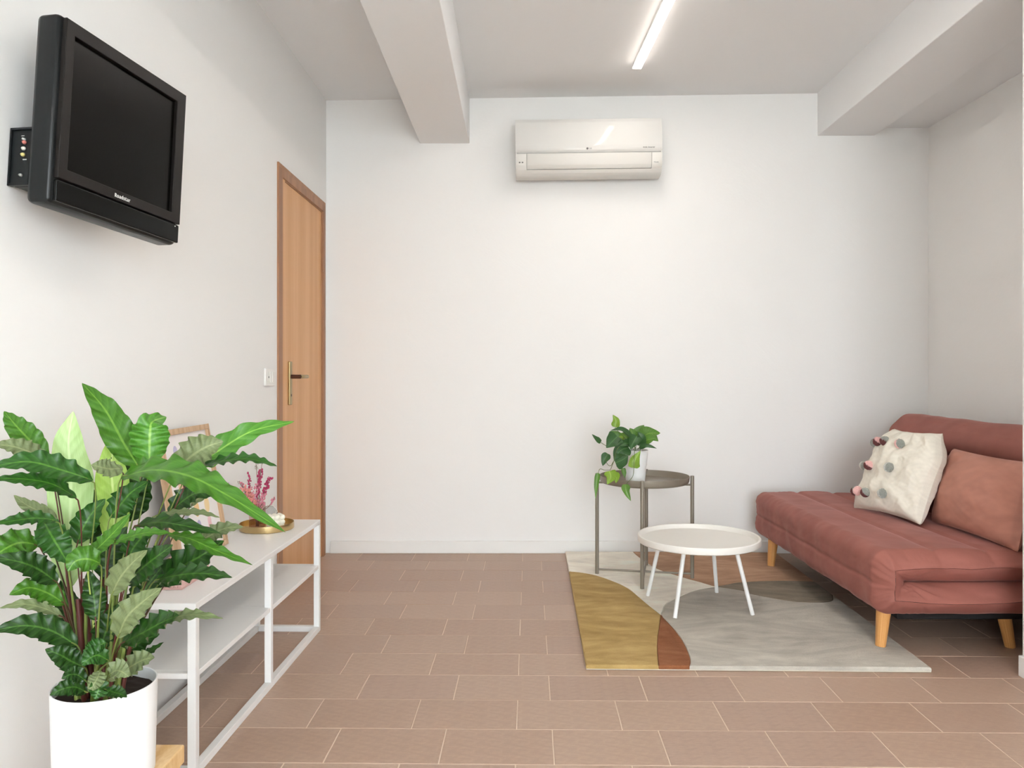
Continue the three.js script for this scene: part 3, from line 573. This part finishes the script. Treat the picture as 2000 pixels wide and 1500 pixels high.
{
  const b = thing('dried_flowers', 'bunch of pink and crimson dried flowers standing in the vase', 'flowers', [-0.986, CT + 0.0105, -2.915]);
  const mats = { crimson: std({ color: 0xb23a63, roughness: 0.9 }), salmon: std({ color: 0xe89a90, roughness: 0.9 }), pink: std({ color: 0xd98a9c, roughness: 0.9 }), grey: std({ color: 0xb9b6ae, roughness: 0.9 }), stem: std({ color: 0x7a5a50, roughness: 0.9 }) };
  const sprig = (tx, ty, tz, mat, n, spread, size, from) => {
    const top = V(tx, ty, tz), pts = [V(rr(-0.006, 0.006), 0.001, rr(-0.006, 0.006)), V(tx * 0.25, 0.06, tz * 0.25), V(tx * 0.62 + rr(-0.006, 0.006), ty * 0.66, tz * 0.6), top];
    const c = new THREE.CatmullRomCurve3(pts), s = mesh('stem', new THREE.TubeGeometry(c, 20, 0.0011, 5), mats.stem, b), gs = [];
    for (let i = 0; i < n; i++) {
      const t = lerp(from, 1, Math.pow(i / n, 0.8)), p = c.getPoint(t), w = spread * (0.4 + 0.6 * (1 - Math.abs(t - 0.82)));
      const q = V(p.x + rr(-w, w), p.y + rr(-w * 0.5, w * 0.9), p.z + rr(-w, w));
      gs.push(new THREE.IcosahedronGeometry(size * rr(0.75, 1.6), 1).scale(1, rr(1, 1.8), 1).translate(q.x, q.y, q.z));
      if (i % 3 === 0) gs.push(bar(p, q, 0.0005, 0.0004, 4).toNonIndexed());
    }
    mesh('blossoms', mergeGeometries(gs.map((x) => { const y = x.index ? x.toNonIndexed() : x; return y; })), mat, s);
  };
  sprig(0.012, 0.218, 0.0, mats.crimson, 46, 0.008, 0.0026, 0.5);
  sprig(-0.030, 0.205, 0.01, mats.crimson, 30, 0.005, 0.0024, 0.55);
  sprig(0.046, 0.185, -0.01, mats.crimson, 46, 0.009, 0.0028, 0.66);
  sprig(-0.044, 0.152, 0.02, mats.salmon, 60, 0.014, 0.0024, 0.5);
  sprig(-0.028, 0.142, 0.025, mats.salmon, 60, 0.014, 0.0026, 0.48);
  sprig(-0.058, 0.162, 0.0, mats.pink, 36, 0.010, 0.0022, 0.6);
  sprig(0.030, 0.125, 0.02, mats.pink, 40, 0.012, 0.0026, 0.55);
  sprig(0.0, 0.16, 0.01, mats.pink, 36, 0.014, 0.0024, 0.5);
  sprig(0.068, 0.112, 0.01, mats.pink, 14, 0.006, 0.0022, 0.75);
  sprig(0.020, 0.262, 0.0, mats.grey, 5, 0.006, 0.0018, 0.92);
  sprig(-0.005, 0.238, 0.0, mats.grey, 6, 0.008, 0.0018, 0.9);
  sprig(-0.070, 0.172, 0.0, mats.grey, 5, 0.008, 0.002, 0.92);
}
{
  const m = thing('glass_disc', 'small round clear glass disc on a brass foot beside the vase', 'ornament', [-0.949, CT + 0.0036, -2.945], 0.1);
  mesh('foot', lathe([[0, 0], [0.014, 0], [0.014, 0.002], [0.0025, 0.005], [0.0022, 0.022], [0, 0.022]], 32), M.gold, m);
  mesh('glass_pane', new THREE.CylinderGeometry(0.0292, 0.0292, 0.003, 64).rotateX(Math.PI / 2).translate(0, 0.051, 0), phys({ color: 0xeef0f0, roughness: 0.05, transmission: 1, thickness: 0, ior: 1.45 }), m);
  mesh('rim', new THREE.TorusGeometry(0.0297, 0.0011, 10, 72).translate(0, 0.051, 0), M.chrome, m);
}
{
  const c = thing('bubble_candle', 'white bubble cube candle on the brass tray', 'candle', [-0.913, CT + 0.0036, -2.905], 0.6);
  const gs = [], s = 0.0185; for (let i = -1; i <= 1; i++) for (let j = 0; j < 3; j++) for (let k = -1; k <= 1; k++) gs.push(new THREE.SphereGeometry(0.0108, 20, 14).translate(i * s, 0.0106 + j * s * 0.95, k * s));
  gs.push(new THREE.BoxGeometry(0.04, 0.04, 0.04).translate(0, 0.028, 0));
  mesh('wax_bubbles', mergeGeometries(gs), phys({ color: 0xf4f0df, roughness: 0.5 }), c);
  mesh('wick', tube([V(0, 0.05, 0), V(0.0005, 0.06, 0), V(0.0015, 0.068, 0)], 0.0009, 8, 6), std({ color: 0xefe9da, roughness: 0.9 }), c);
}
// ---------------------------------------------------------------- plants
function leafTex(top, vein, under, underVein, stripes, k) { // left half: upper side; right half: under side; u along the blade, v across
  return tex(512, 128, (u, v) => {
    const isTop = u < 0.5, s = isTop ? u * 2 : (u - 0.5) * 2, t = Math.abs(v * 2 - 1), c = isTop ? top : under, w = isTop ? vein : underVein;
    const mid = smooth(0.10, 0.03, t), ph = (s * 11 - t * 1.5) % 1, lat = Math.pow(Math.abs(Math.cos(ph * Math.PI)), 14) * smooth(1, 0.75, t) * stripes;
    const band = 0.5 + 0.5 * Math.sin((s * 11 - t * 1.5) * 2 * Math.PI), n = 10 * tile2(u, v, 30, k) + 5 * (rnd() - 0.5);
    const m = clamp(mid * 0.9 + lat * 0.75); return [0, 1, 2].map((i) => lerp(c[i] + (band - 0.5) * 9 + n, w[i], m));
  });
}
const leafMat = (top, vein, under, uv, st, k, rough = 0.36) => phys({ map: leafTex(top, vein, under, uv, st, k), roughness: rough, specularIntensity: 0.7 });
const LM = {
  dark: leafMat([28, 62, 16], [74, 112, 46], [104, 114, 80], [136, 144, 104], 0.55, 1),
  deep: leafMat([36, 80, 22], [82, 126, 46], [108, 118, 90], [150, 158, 120], 0.35, 2),
  mid: leafMat([60, 106, 26], [106, 148, 56], [122, 132, 96], [160, 168, 122], 0.3, 3),
  bright: leafMat([72, 128, 40], [136, 180, 80], [150, 170, 104], [176, 196, 130], 0.3, 4),
  lime: leafMat([150, 184, 76], [192, 212, 128], [172, 202, 134], [196, 220, 160], 0.25, 5, 0.45),
  under: leafMat([108, 120, 80], [138, 148, 104], [108, 120, 80], [138, 148, 104], 0.3, 6, 0.5),
  vine: leafMat([84, 124, 44], [122, 154, 70], [120, 144, 84], [150, 170, 110], 0.12, 7),
  vineDark: leafMat([50, 86, 44], [84, 118, 70], [104, 128, 84], [130, 150, 104], 0.12, 8),
  vineLight: leafMat([120, 152, 48], [162, 188, 90], [136, 160, 84], [170, 190, 116], 0.12, 9),
};
// a blade along a curve: pts from stalk to tip, w half-open width, face = how far the upper side turns to the viewer's side of the room
function blade(pts, w, o = {}) {
  const { up = V(0, 1, 0), waves = 8, ruffle = 0.2, cup = 0.15, shape = 'lance', nu = 56, nv = 10, phase = 0, twist = 0 } = o;
  const c = new THREE.CatmullRomCurve3(pts, false, 'centripetal'), rows = [];
  for (let i = 0; i <= nu; i++) {
    const s = i / nu, p = c.getPoint(s), tg = c.getTangent(s);
    const uu = up.clone().applyAxisAngle(tg, twist * (s - 0.3)), S = tg.clone().cross(uu).normalize(), N = S.clone().cross(tg).normalize();
    const prof = shape === 'heart' ? Math.pow(Math.sin(Math.PI * Math.pow(clamp(s * 0.97 + 0.03), 0.55)), 0.85) * (s > 0.97 ? (1 - s) / 0.03 : 1) : Math.pow(Math.sin(Math.PI * Math.pow(s, 0.82)), 0.8) * (1 - 0.15 * s);
    const half = w / 2 * Math.max(0.0, prof) * (1 + 0.05 * Math.sin(s * waves * 6.283 * 1.0 + phase)), row = [];
    for (let j = 0; j <= nv; j++) {
      const t = j / nv * 2 - 1, at2 = Math.abs(t);
      const rip = ruffle * half * Math.pow(at2, 1.6) * Math.sin(s * waves * 6.283 + phase + (t > 0 ? 0 : 1.9) - at2 * 2.2) + 0.05 * half * ruffle * 5 * at2 * Math.sin(s * 11 * 6.283 - at2 * 1.5 * 6.283);
      row.push(p.clone().addScaledVector(S, t * half).addScaledVector(N, cup * half * t * t * 1.2 + rip));
    }
    rows.push({ row, N });
  }
  const pos = [], uv = [], idx = [], th = 0.0005, n = nv + 1;
  for (const sgn of [1, -1]) rows.forEach(({ row, N }, i) => row.forEach((p, j) => { const e = (i === 0 || i === nu || j === 0 || j === nv) ? 0 : th / 2 * sgn; pos.push(p.x + N.x * e, p.y + N.y * e, p.z + N.z * e); const s = clamp(i / nu, 0.01, 0.99); uv.push(sgn > 0 ? s / 2 : 0.5 + s / 2, j / nv); }));
  const off = rows.length * n;
  for (let i = 0; i < nu; i++) for (let j = 0; j < nv; j++) { const a = i * n + j, b = a + 1, d = a + n, e = d + 1; idx.push(a, d, b, b, d, e, off + a, off + b, off + d, off + b, off + e, off + d); }
  const g = new THREE.BufferGeometry(); g.setAttribute('position', new THREE.Float32BufferAttribute(pos, 3)); g.setAttribute('uv', new THREE.Float32BufferAttribute(uv, 2)); g.setIndex(idx); g.computeVertexNormals(); return g;
}
const upTo = (p, a) => { const cam = V(-p.x, EYE + 0.1 - p.y, -p.z).normalize(); return V(0, Math.cos(a), 0).addScaledVector(cam, Math.sin(a)).normalize(); };

{
  const PX = -0.833, PY = 0.2303, PZ = -1.552;
  const plant = thing('potted_plant', 'large leafy plant with wavy green leaves in a white pot', 'plant', [PX, PY, PZ]);
  const H = 0.186;
  M.pot = phys({ color: 0xf6f6f5, roughness: 0.5 });
  mesh('pot', lathe([[0, 0], [0.089, 0], [0.0925, 0.003], [0.097, H - 0.002], [0.0955, H], [0.093, H - 0.002], [0.09, 0.09], [0.087, 0.012], [0, 0.012]], 96), M.pot, plant);
  const soilG = grid(40, 14, (u, v) => { const a = u * 6.2832, r = v * 0.0915; return V(Math.cos(a) * r, H - 0.024 + 0.008 * fbm(Math.cos(a) * r * 60, Math.sin(a) * r * 60, 1), Math.sin(a) * r); });
  mesh('soil', soilG, std({ color: 0x2c2019, roughness: 1 }), plant);
  const O = V(PX, PY, PZ);
  const stemMats = { red: std({ color: 0x5a2a22, roughness: 0.5 }), green: std({ color: 0x6f7f3a, roughness: 0.5 }), brown: std({ color: 0x4c3a20, roughness: 0.5 }), lime: std({ color: 0xa9bb62, roughness: 0.5 }) };
  // [material, facing, width px, stalk foot offset px, stem material, points...]; points are (px, py, distance) sightings
  const leaves = [
    ['mid', 1.25, 50, 205, 'green', [275, 918, 1.58], [243, 868, 1.6], [205, 800, 1.62], [160, 748, 1.64]],
    ['mid', 1.15, 40, 150, 'brown', [93, 898, 1.5], [60, 862, 1.5], [30, 830, 1.51], [8, 803, 1.52]],
    ['under', 1.1, 34, 150, 'brown', [96, 902, 1.5], [60, 884, 1.47], [25, 872, 1.45], [-14, 868, 1.43]],
    ['lime', -1.5, 64, 150, 'lime', [136, 1150, 1.56], [136, 1060, 1.575], [138, 930, 1.585], [134, 860, 1.59], [143, 803, 1.595]],
    ['deep', 1.0, 46, 165, 'green', [182, 938, 1.47], [120, 918, 1.43], [55, 902, 1.4], [-20, 912, 1.38]],
    ['deep', 0.9, 32, 165, 'brown', [150, 972, 1.46], [100, 945, 1.42], [50, 936, 1.4], [-18, 935, 1.38]],
    ['under', 1.1, 24, 160, 'green', [112, 1014, 1.52], [80, 1000, 1.53], [50, 985, 1.54], [27, 967, 1.55]],
    ['deep', 1.0, 27, 160, 'green', [112, 1016, 1.46], [70, 1012, 1.43], [35, 1016, 1.4], [-12, 1024, 1.37]],
    ['deep', 1.4, 46, 160, 'brown', [84, 1016, 1.5], [100, 1045, 1.47], [118, 1075, 1.46], [134, 1102, 1.45]],
    ['mid', 1.2, 48, 160, 'brown', [74, 1064, 1.47], [40, 1060, 1.44], [10, 1072, 1.41], [-25, 1098, 1.39]],
    ['lime', 1.45, 48, 200, 'lime', [226, 1090, 1.6], [222, 980, 1.61], [218, 900, 1.615], [229, 842, 1.62]],
    ['bright', 1.4, 58, 225, 'green', [292, 912, 1.6], [292, 875, 1.6], [293, 845, 1.6], [296, 826, 1.61], [325, 814, 1.66]],
    ['dark', 1.35, 60, 210, 'green', [275, 925, 1.64], [262, 895, 1.65], [246, 860, 1.66], [232, 838, 1.67]],
    ['under', 1.2, 32, 190, 'green', [240, 914, 1.5], [215, 916, 1.47], [195, 912, 1.45], [178, 908, 1.44]],
    ['mid', 1.15, 50, 215, 'green', [236, 932, 1.5], [300, 918, 1.44], [370, 930, 1.39], [440, 965, 1.35], [558, 1040, 1.3]],
    ['bright', 1.2, 40, 235, 'green', [372, 918, 1.58], [420, 885, 1.62], [490, 843, 1.66], [575, 823, 1.72]],
    ['under', 1.35, 52, 230, 'green', [348, 915, 1.52], [375, 890, 1.51], [405, 872, 1.51], [436, 862, 1.52]],
    ['deep', 0.7, 26, 235, 'green', [385, 912, 1.54], [440, 900, 1.52], [490, 897, 1.5], [542, 911, 1.48]],
    ['under', 1.0, 16, 235, 'brown', [370, 990, 1.72], [395, 968, 1.74], [420, 955, 1.76], [448, 943, 1.78]],
    ['dark', 1.2, 38, 230, 'lime', [330, 1004, 1.58], [355, 980, 1.57], [385, 963, 1.56], [430, 968, 1.55]],
    ['under', 0.9, 16, 230, 'green', [300, 1008, 1.54], [345, 1002, 1.52], [390, 1001, 1.5], [430, 1011, 1.48]],
    ['dark', 1.0, 32, 220, 'green', [262, 1028, 1.5], [310, 1020, 1.46], [355, 1026, 1.43], [432, 1042, 1.4]],
    ['mid', 1.0, 25, 225, 'green', [330, 1044, 1.48], [370, 1052, 1.45], [420, 1074, 1.42], [494, 1104, 1.38]],
    ['under', 1.2, 28, 230, 'brown', [382, 1062, 1.56], [410, 1046, 1.56], [440, 1032, 1.56], [475, 1029, 1.56]],
    ['dark', 1.3, 54, 225, 'green', [312, 1138, 1.5], [350, 1110, 1.47], [392, 1086, 1.45], [438, 1056, 1.44]],
    ['dark', 1.3, 46, 215, 'green', [246, 1140, 1.48], [275, 1112, 1.45], [305, 1088, 1.43], [338, 1064, 1.42]],
    ['dark', 1.05, 38, 220, 'green', [302, 1134, 1.46], [345, 1124, 1.42], [395, 1120, 1.39], [454, 1128, 1.36]],
    ['under', 1.4, 38, 205, 'green', [218, 1162, 1.46], [235, 1128, 1.44], [258, 1100, 1.43], [288, 1074, 1.42]],
    ['under', 1.4, 44, 210, 'green', [230, 1246, 1.46], [248, 1205, 1.44], [278, 1176, 1.43], [316, 1148, 1.42]],
    ['dark', 1.15, 44, 215, 'green', [236, 1258, 1.48], [275, 1238, 1.44], [320, 1214, 1.41], [350, 1202, 1.39]],
    ['under', 0.9, 22, 215, 'green', [318, 1218, 1.5], [350, 1204, 1.49], [385, 1201, 1.48], [436, 1208, 1.47]],
    ['dark', 1.2, 44, 160, 'brown', [112, 1138, 1.47], [75, 1112, 1.44], [40, 1098, 1.41], [-16, 1088, 1.38]],
    ['mid', 1.2, 38, 165, 'brown', [128, 1180, 1.5], [92, 1158, 1.48], [55, 1148, 1.46], [18, 1162, 1.44]],
    ['under', 0.9, 22, 165, 'green', [124, 1206, 1.48], [85, 1188, 1.46], [45, 1180, 1.44], [-2, 1188, 1.43]],
    ['dark', 1.2, 44, 170, 'green', [152, 1262, 1.47], [100, 1232, 1.44], [50, 1222, 1.41], [-16, 1232, 1.38]],
    ['dark', 1.3, 38, 175, 'green', [166, 1304, 1.47], [140, 1292, 1.45], [115, 1278, 1.43], [88, 1268, 1.42]],
    ['mid', 1.4, 42, 190, 'green', [196, 1100, 1.44], [172, 1092, 1.42], [148, 1096, 1.41], [132, 1116, 1.4]],
    ['dark', 1.45, 34, 190, 'green', [187, 1212, 1.5], [185, 1180, 1.5], [180, 1146, 1.51], [172, 1112, 1.52]],
    ['dark', 1.4, 46, 180, 'green', [180, 1062, 1.64], [178, 1020, 1.64], [184, 985, 1.65], [204, 945, 1.66]],
    ['dark', 1.4, 50, 200, 'green', [240, 1020, 1.62], [258, 985, 1.63], [272, 950, 1.64], [290, 915, 1.65]],
    ['mid', 1.3, 24, 190, 'lime', [172, 1088, 1.47], [196, 1066, 1.46], [222, 1040, 1.455], [256, 1002, 1.45]],
    ['mid', 1.0, 22, 205, 'green', [218, 1062, 1.46], [255, 1048, 1.44], [290, 1040, 1.43], [338, 1042, 1.42]],
    ['deep', 1.4, 40, 200, 'green', [250, 1090, 1.53], [262, 1068, 1.53], [278, 1050, 1.53], [300, 1040, 1.53]],
    ['deep', 1.35, 32, 185, 'green', [212, 1290, 1.45], [190, 1280, 1.43], [175, 1286, 1.42], [160, 1300, 1.41]],
    ['deep', 1.2, 26, 180, 'green', [208, 1255, 1.45], [190, 1262, 1.44], [175, 1272, 1.43], [160, 1284, 1.425]],
    ['dark', 1.3, 26, 175, 'green', [168, 1330, 1.46], [150, 1318, 1.45], [136, 1318, 1.44], [120, 1326, 1.43]],
    ['dark', 1.2, 30, 175, 'green', [170, 1352, 1.46], [145, 1342, 1.44], [122, 1346, 1.425], [97, 1358, 1.415]],
    ['under', 1.4, 34, 205, 'green', [214, 1318, 1.46], [226, 1310, 1.45], [238, 1312, 1.44], [252, 1322, 1.435]],
    ['under', 1.3, 36, 210, 'green', [240, 1312, 1.5], [262, 1298, 1.49], [282, 1288, 1.48], [302, 1284, 1.475]],
    ['deep', 1.4, 30, 195, 'green', [200, 1352, 1.44], [194, 1345, 1.43], [190, 1355, 1.425], [186, 1366, 1.42]],
    ['under', 1.3, 26, 200, 'green', [196, 1310, 1.45], [190, 1325, 1.435], [182, 1338, 1.425], [172, 1350, 1.42]],
    ['dark', 1.0, 14, 215, 'brown', [262, 1292, 1.52], [282, 1280, 1.52], [300, 1268, 1.52], [320, 1254, 1.52]],
    ['dark', 1.2, 22, 205, 'green', [204, 1346, 1.44], [222, 1352, 1.43], [236, 1356, 1.42], [248, 1362, 1.41]],
    ['dark', 1.35, 44, 205, 'green', [222, 1230, 1.58], [250, 1200, 1.6], [275, 1165, 1.62], [300, 1130, 1.64]],
    ['dark', 1.35, 40, 165, 'green', [160, 1240, 1.58], [140, 1205, 1.6], [128, 1170, 1.61], [120, 1130, 1.62]],
    ['dark', 1.4, 42, 205, 'green', [258, 1186, 1.55], [282, 1152, 1.56], [304, 1122, 1.57], [332, 1090, 1.58]],
    ['dark', 1.4, 46, 195, 'green', [206, 1132, 1.55], [212, 1096, 1.56], [226, 1062, 1.57], [248, 1028, 1.58]],
    ['deep', 1.35, 40, 170, 'green', [150, 1062, 1.53], [163, 1030, 1.53], [180, 1002, 1.535], [206, 974, 1.54]],
    ['deep', 1.3, 40, 200, 'green', [214, 1010, 1.55], [236, 985, 1.55], [256, 962, 1.55], [290, 940, 1.55]],
    ['dark', 1.35, 40, 185, 'green', [196, 1268, 1.52], [206, 1236, 1.52], [220, 1206, 1.52], [238, 1176, 1.52]],
    ['dark', 1.2, 34, 205, 'green', [232, 1288, 1.54], [258, 1266, 1.55], [282, 1250, 1.56], [312, 1238, 1.57]],
  ];
  for (const [x0, x1, y1, dd] of [[168, 152, 1170, 1.53], [180, 166, 1130, 1.55], [190, 200, 1120, 1.56], [200, 208, 1180, 1.53], [214, 236, 1190, 1.57], [222, 262, 1170, 1.59]]) {
    const a = at(x0, 1335, dd).sub(O), e = at(x1, y1, dd).sub(O); a.y = H - 0.035;
    mesh('stem', bar(a, e, 0.0085, 0.0042, 10), stemMats.red, plant);
  }
  leaves.forEach(([m, face, wpx, foot, sm, ...pp], k) => {
    const pts = pp.map((p) => at(...p)), mid = pts[Math.floor(pts.length / 2)], d = pp[1][2], back = face < 0;
    const g = blade(pts, 1.3 * wpx * d / FOCAL, { up: upTo(mid, Math.abs(face)).multiplyScalar(back ? -1 : 1), waves: m === 'lime' ? 3 : 5 + (k % 3), ruffle: m === 'lime' ? 0.06 : 0.24, cup: 0.12 + 0.1 * ((k * 7) % 5) / 5, phase: k * 1.7 });
    mesh('leaf', g.translate(-O.x, -O.y, -O.z), LM[m], plant);
    // stalk from the soil to the foot of the blade, running on a little as the midrib
    const a = at(foot, 1335, 1.552 + ((k * 37) % 11 - 5) * 0.006), b = pts[0], n = pts[0].clone().lerp(pts[1], 0.25); a.y = PY + H - 0.03;
    a.x = clamp(a.x, PX - 0.06, PX + 0.06);
    const L = b.distanceTo(a), q1 = a.clone().lerp(b, 0.4); q1.y += L * 0.06; q1.x = lerp(a.x, b.x, 0.28); q1.z = lerp(a.z, b.z, 0.3);
    const c = new THREE.CatmullRomCurve3([a, q1, b, n]), nS = 22, ring = 7, pos = [], idx = [];
    const fr = c.computeFrenetFrames(nS); const low = L > 0.16 ? 0.0048 : 0.0024;
    for (let i = 0; i <= nS; i++) { const p = c.getPointAt(i / nS), r = lerp(low, 0.0014, smooth(0, 0.75, i / nS)); for (let j = 0; j < ring; j++) { const w = j / ring * 6.2832, v = fr.normals[i].clone().multiplyScalar(Math.cos(w) * r).addScaledVector(fr.binormals[i], Math.sin(w) * r); pos.push(p.x + v.x - O.x, p.y + v.y - O.y, p.z + v.z - O.z); } }
    for (let i = 0; i < nS; i++) for (let j = 0; j < ring; j++) { const A = i * ring + j, B = i * ring + (j + 1) % ring; idx.push(A, A + ring, B, B, A + ring, B + ring); }
    const sg = new THREE.BufferGeometry(); sg.setAttribute('position', new THREE.Float32BufferAttribute(pos, 3)); sg.setIndex(idx); sg.computeVertexNormals(); sg.setAttribute('uv', new THREE.Float32BufferAttribute(new Float32Array(pos.length / 3 * 2), 2));
    mesh('stem', sg, L > 0.16 && k % 4 === 1 ? stemMats.red : stemMats[sm], plant);
  });
}
{
  const D = 3.82, B = at(1241, 942, D); B.y = 0.4945;
  const plant = thing('potted_vine', 'small trailing vine in a white plastic pot on the tray side table', 'plant', [B.x, B.y, B.z]);
  mesh('pot', lathe([[0, 0], [0.044, 0], [0.0465, 0.003], [0.054, 0.088], [0.0565, 0.09], [0.0575, 0.096], [0.0635, 0.166], [0.0625, 0.168], [0.0605, 0.166], [0.052, 0.09], [0.044, 0.006], [0, 0.006]], 64), M.pot, plant);
  mesh('soil', new THREE.CylinderGeometry(0.0585, 0.0585, 0.006, 32).translate(0, 0.146, 0), std({ color: 0x2c2019, roughness: 1 }), plant);
  const sm = std({ color: 0x5f6b36, roughness: 0.6 });
  const list = [ // material, width px, facing, base, (mid), tip
    ['vineLight', 14, 1.4, [1201.5, 834, 3.8], [1203, 822, 3.8], [1197, 810, 3.8]],
    ['vineDark', 12, 0.8, [1232, 853, 3.78], [1214, 839, 3.77], [1192, 841, 3.76]],
    ['vine', 27, 1.3, [1254, 856, 3.8], [1266, 847, 3.79], [1290, 846, 3.77]],
    ['vine', 26, 1.2, [1252, 860, 3.84], [1245, 848, 3.85], [1258, 830, 3.86]],
    ['vine', 24, 1.1, [1262, 858, 3.86], [1270, 852, 3.88], [1286, 862, 3.86]],
    ['vineDark', 22, 1.3, [1244, 852, 3.75], [1238, 862, 3.73], [1231, 878, 3.71]],
    ['vineDark', 27, 1.4, [1206, 852, 3.74], [1196, 862, 3.72], [1184, 875, 3.71]],
    ['vine', 18, 1.3, [1210, 858, 3.8], [1202, 850, 3.8], [1192, 842, 3.8]],
    ['vineLight', 17, 1.3, [1220, 858, 3.78], [1214, 862, 3.77], [1206, 870, 3.76]],
    ['vineDark', 9, 1.2, [1173, 864, 3.74], [1165, 857, 3.73], [1156, 848, 3.72]],
    ['vineDark', 15, 1.4, [1187, 886, 3.72], [1181, 897, 3.71], [1177, 910, 3.71]],
    ['vineDark', 28, 1.35, [1228, 874, 3.73], [1212, 880, 3.71], [1199, 900, 3.7]],
    ['vineDark', 27, 1.4, [1202, 904, 3.7], [1216, 898, 3.69], [1227, 890, 3.685]],
    ['vineLight', 19, 1.4, [1238, 914, 3.69], [1240, 900, 3.69], [1251, 880, 3.7]],
    ['vineLight', 21, 1.4, [1190, 920, 3.68], [1193, 931, 3.67], [1186, 946, 3.66]],
    ['vineLight', 13, 1.3, [1200, 924, 3.69], [1204, 932, 3.68], [1203, 944, 3.67]],
    ['vine', 14, 1.4, [1222, 946, 3.62], [1223, 958, 3.61], [1232, 979, 3.6]],
    ['vineDark', 10, 0.9, [1249, 875, 3.73], [1263, 871, 3.72], [1283, 876, 3.71]],
    ['vineDark', 9, 1.0, [1244, 868, 3.78], [1258, 866, 3.79], [1270, 869, 3.8]],
    ['vine', 9, 1.3, [1168, 924, 3.68], [1165, 945, 3.67], [1163, 975, 3.66]],
    ['vine', 8, 1.3, [1217, 914, 3.72], [1219, 924, 3.715], [1221, 934, 3.71]],
    ['vine', 20, 1.2, [1226, 862, 3.84], [1220, 852, 3.86], [1212, 846, 3.88]],
    ['vine', 20, 1.2, [1238, 862, 3.8], [1236, 848, 3.8], [1230, 836, 3.81]],
    ['vineDark', 20, 1.2, [1248, 866, 3.76], [1252, 856, 3.75], [1246, 843, 3.75]],
    ['vineDark', 16, 1.2, [1232, 868, 3.74], [1222, 866, 3.72], [1210, 872, 3.71]],
    ['vine', 18, 1.3, [1258, 862, 3.78], [1268, 858, 3.77], [1282, 856, 3.76]],
    ['vineLight', 16, 1.3, [1214, 862, 3.82], [1208, 856, 3.82], [1198, 852, 3.82]],
  ];
  list.forEach(([m, w, face, ...pp], k) => {
    const pts = pp.map((p) => at(...p)), d = pp[1][2];
    mesh('leaf', blade(pts, 1.2 * w * d / FOCAL, { up: upTo(pts[1], face), waves: 2, ruffle: 0.05, cup: 0.25, shape: 'heart', nu: 26, nv: 8, phase: k }).translate(-B.x, -B.y, -B.z), LM[m], plant);
  });
  const P = (a) => a.map((p) => at(...p).sub(B));
  for (const s of [
    [[1238, 880, 3.8], [1228, 862, 3.8], [1214, 850, 3.8], [1201, 834, 3.8]], [[1236, 884, 3.78], [1215, 868, 3.74], [1190, 873, 3.73], [1173, 864, 3.74]],
    [[1232, 882, 3.78], [1218, 868, 3.74], [1205, 878, 3.7], [1199, 900, 3.68], [1192, 918, 3.68]], [[1199, 900, 3.68], [1192, 910, 3.69], [1186, 906, 3.7], [1183, 896, 3.71]],
    [[1242, 882, 3.78], [1240, 872, 3.72], [1239, 890, 3.69], [1238, 916, 3.68], [1236, 930, 3.66], [1226, 942, 3.63], [1222, 947, 3.62]], [[1246, 884, 3.8], [1250, 868, 3.8], [1254, 856, 3.8]],
    [[1248, 884, 3.82], [1256, 868, 3.84], [1262, 858, 3.86]], [[1192, 918, 3.68], [1180, 918, 3.68], [1172, 916, 3.68], [1168, 925, 3.68]], [[1240, 884, 3.8], [1244, 866, 3.8], [1250, 858, 3.84]], [[1236, 884, 3.8], [1228, 868, 3.8], [1218, 858, 3.78], [1208, 854, 3.76]],
    [[1243, 884, 3.78], [1246, 876, 3.74], [1249, 875, 3.73]],
  ]) mesh('stem', tube(P(s), 0.0014, 24, 6), sm, plant);
}

// ---------------------------------------------------------------- shadows, picture
scene.traverse((o) => { if (o.isMesh) { o.castShadow = true; o.receiveShadow = true; } });
renderer.render(scene, camera);
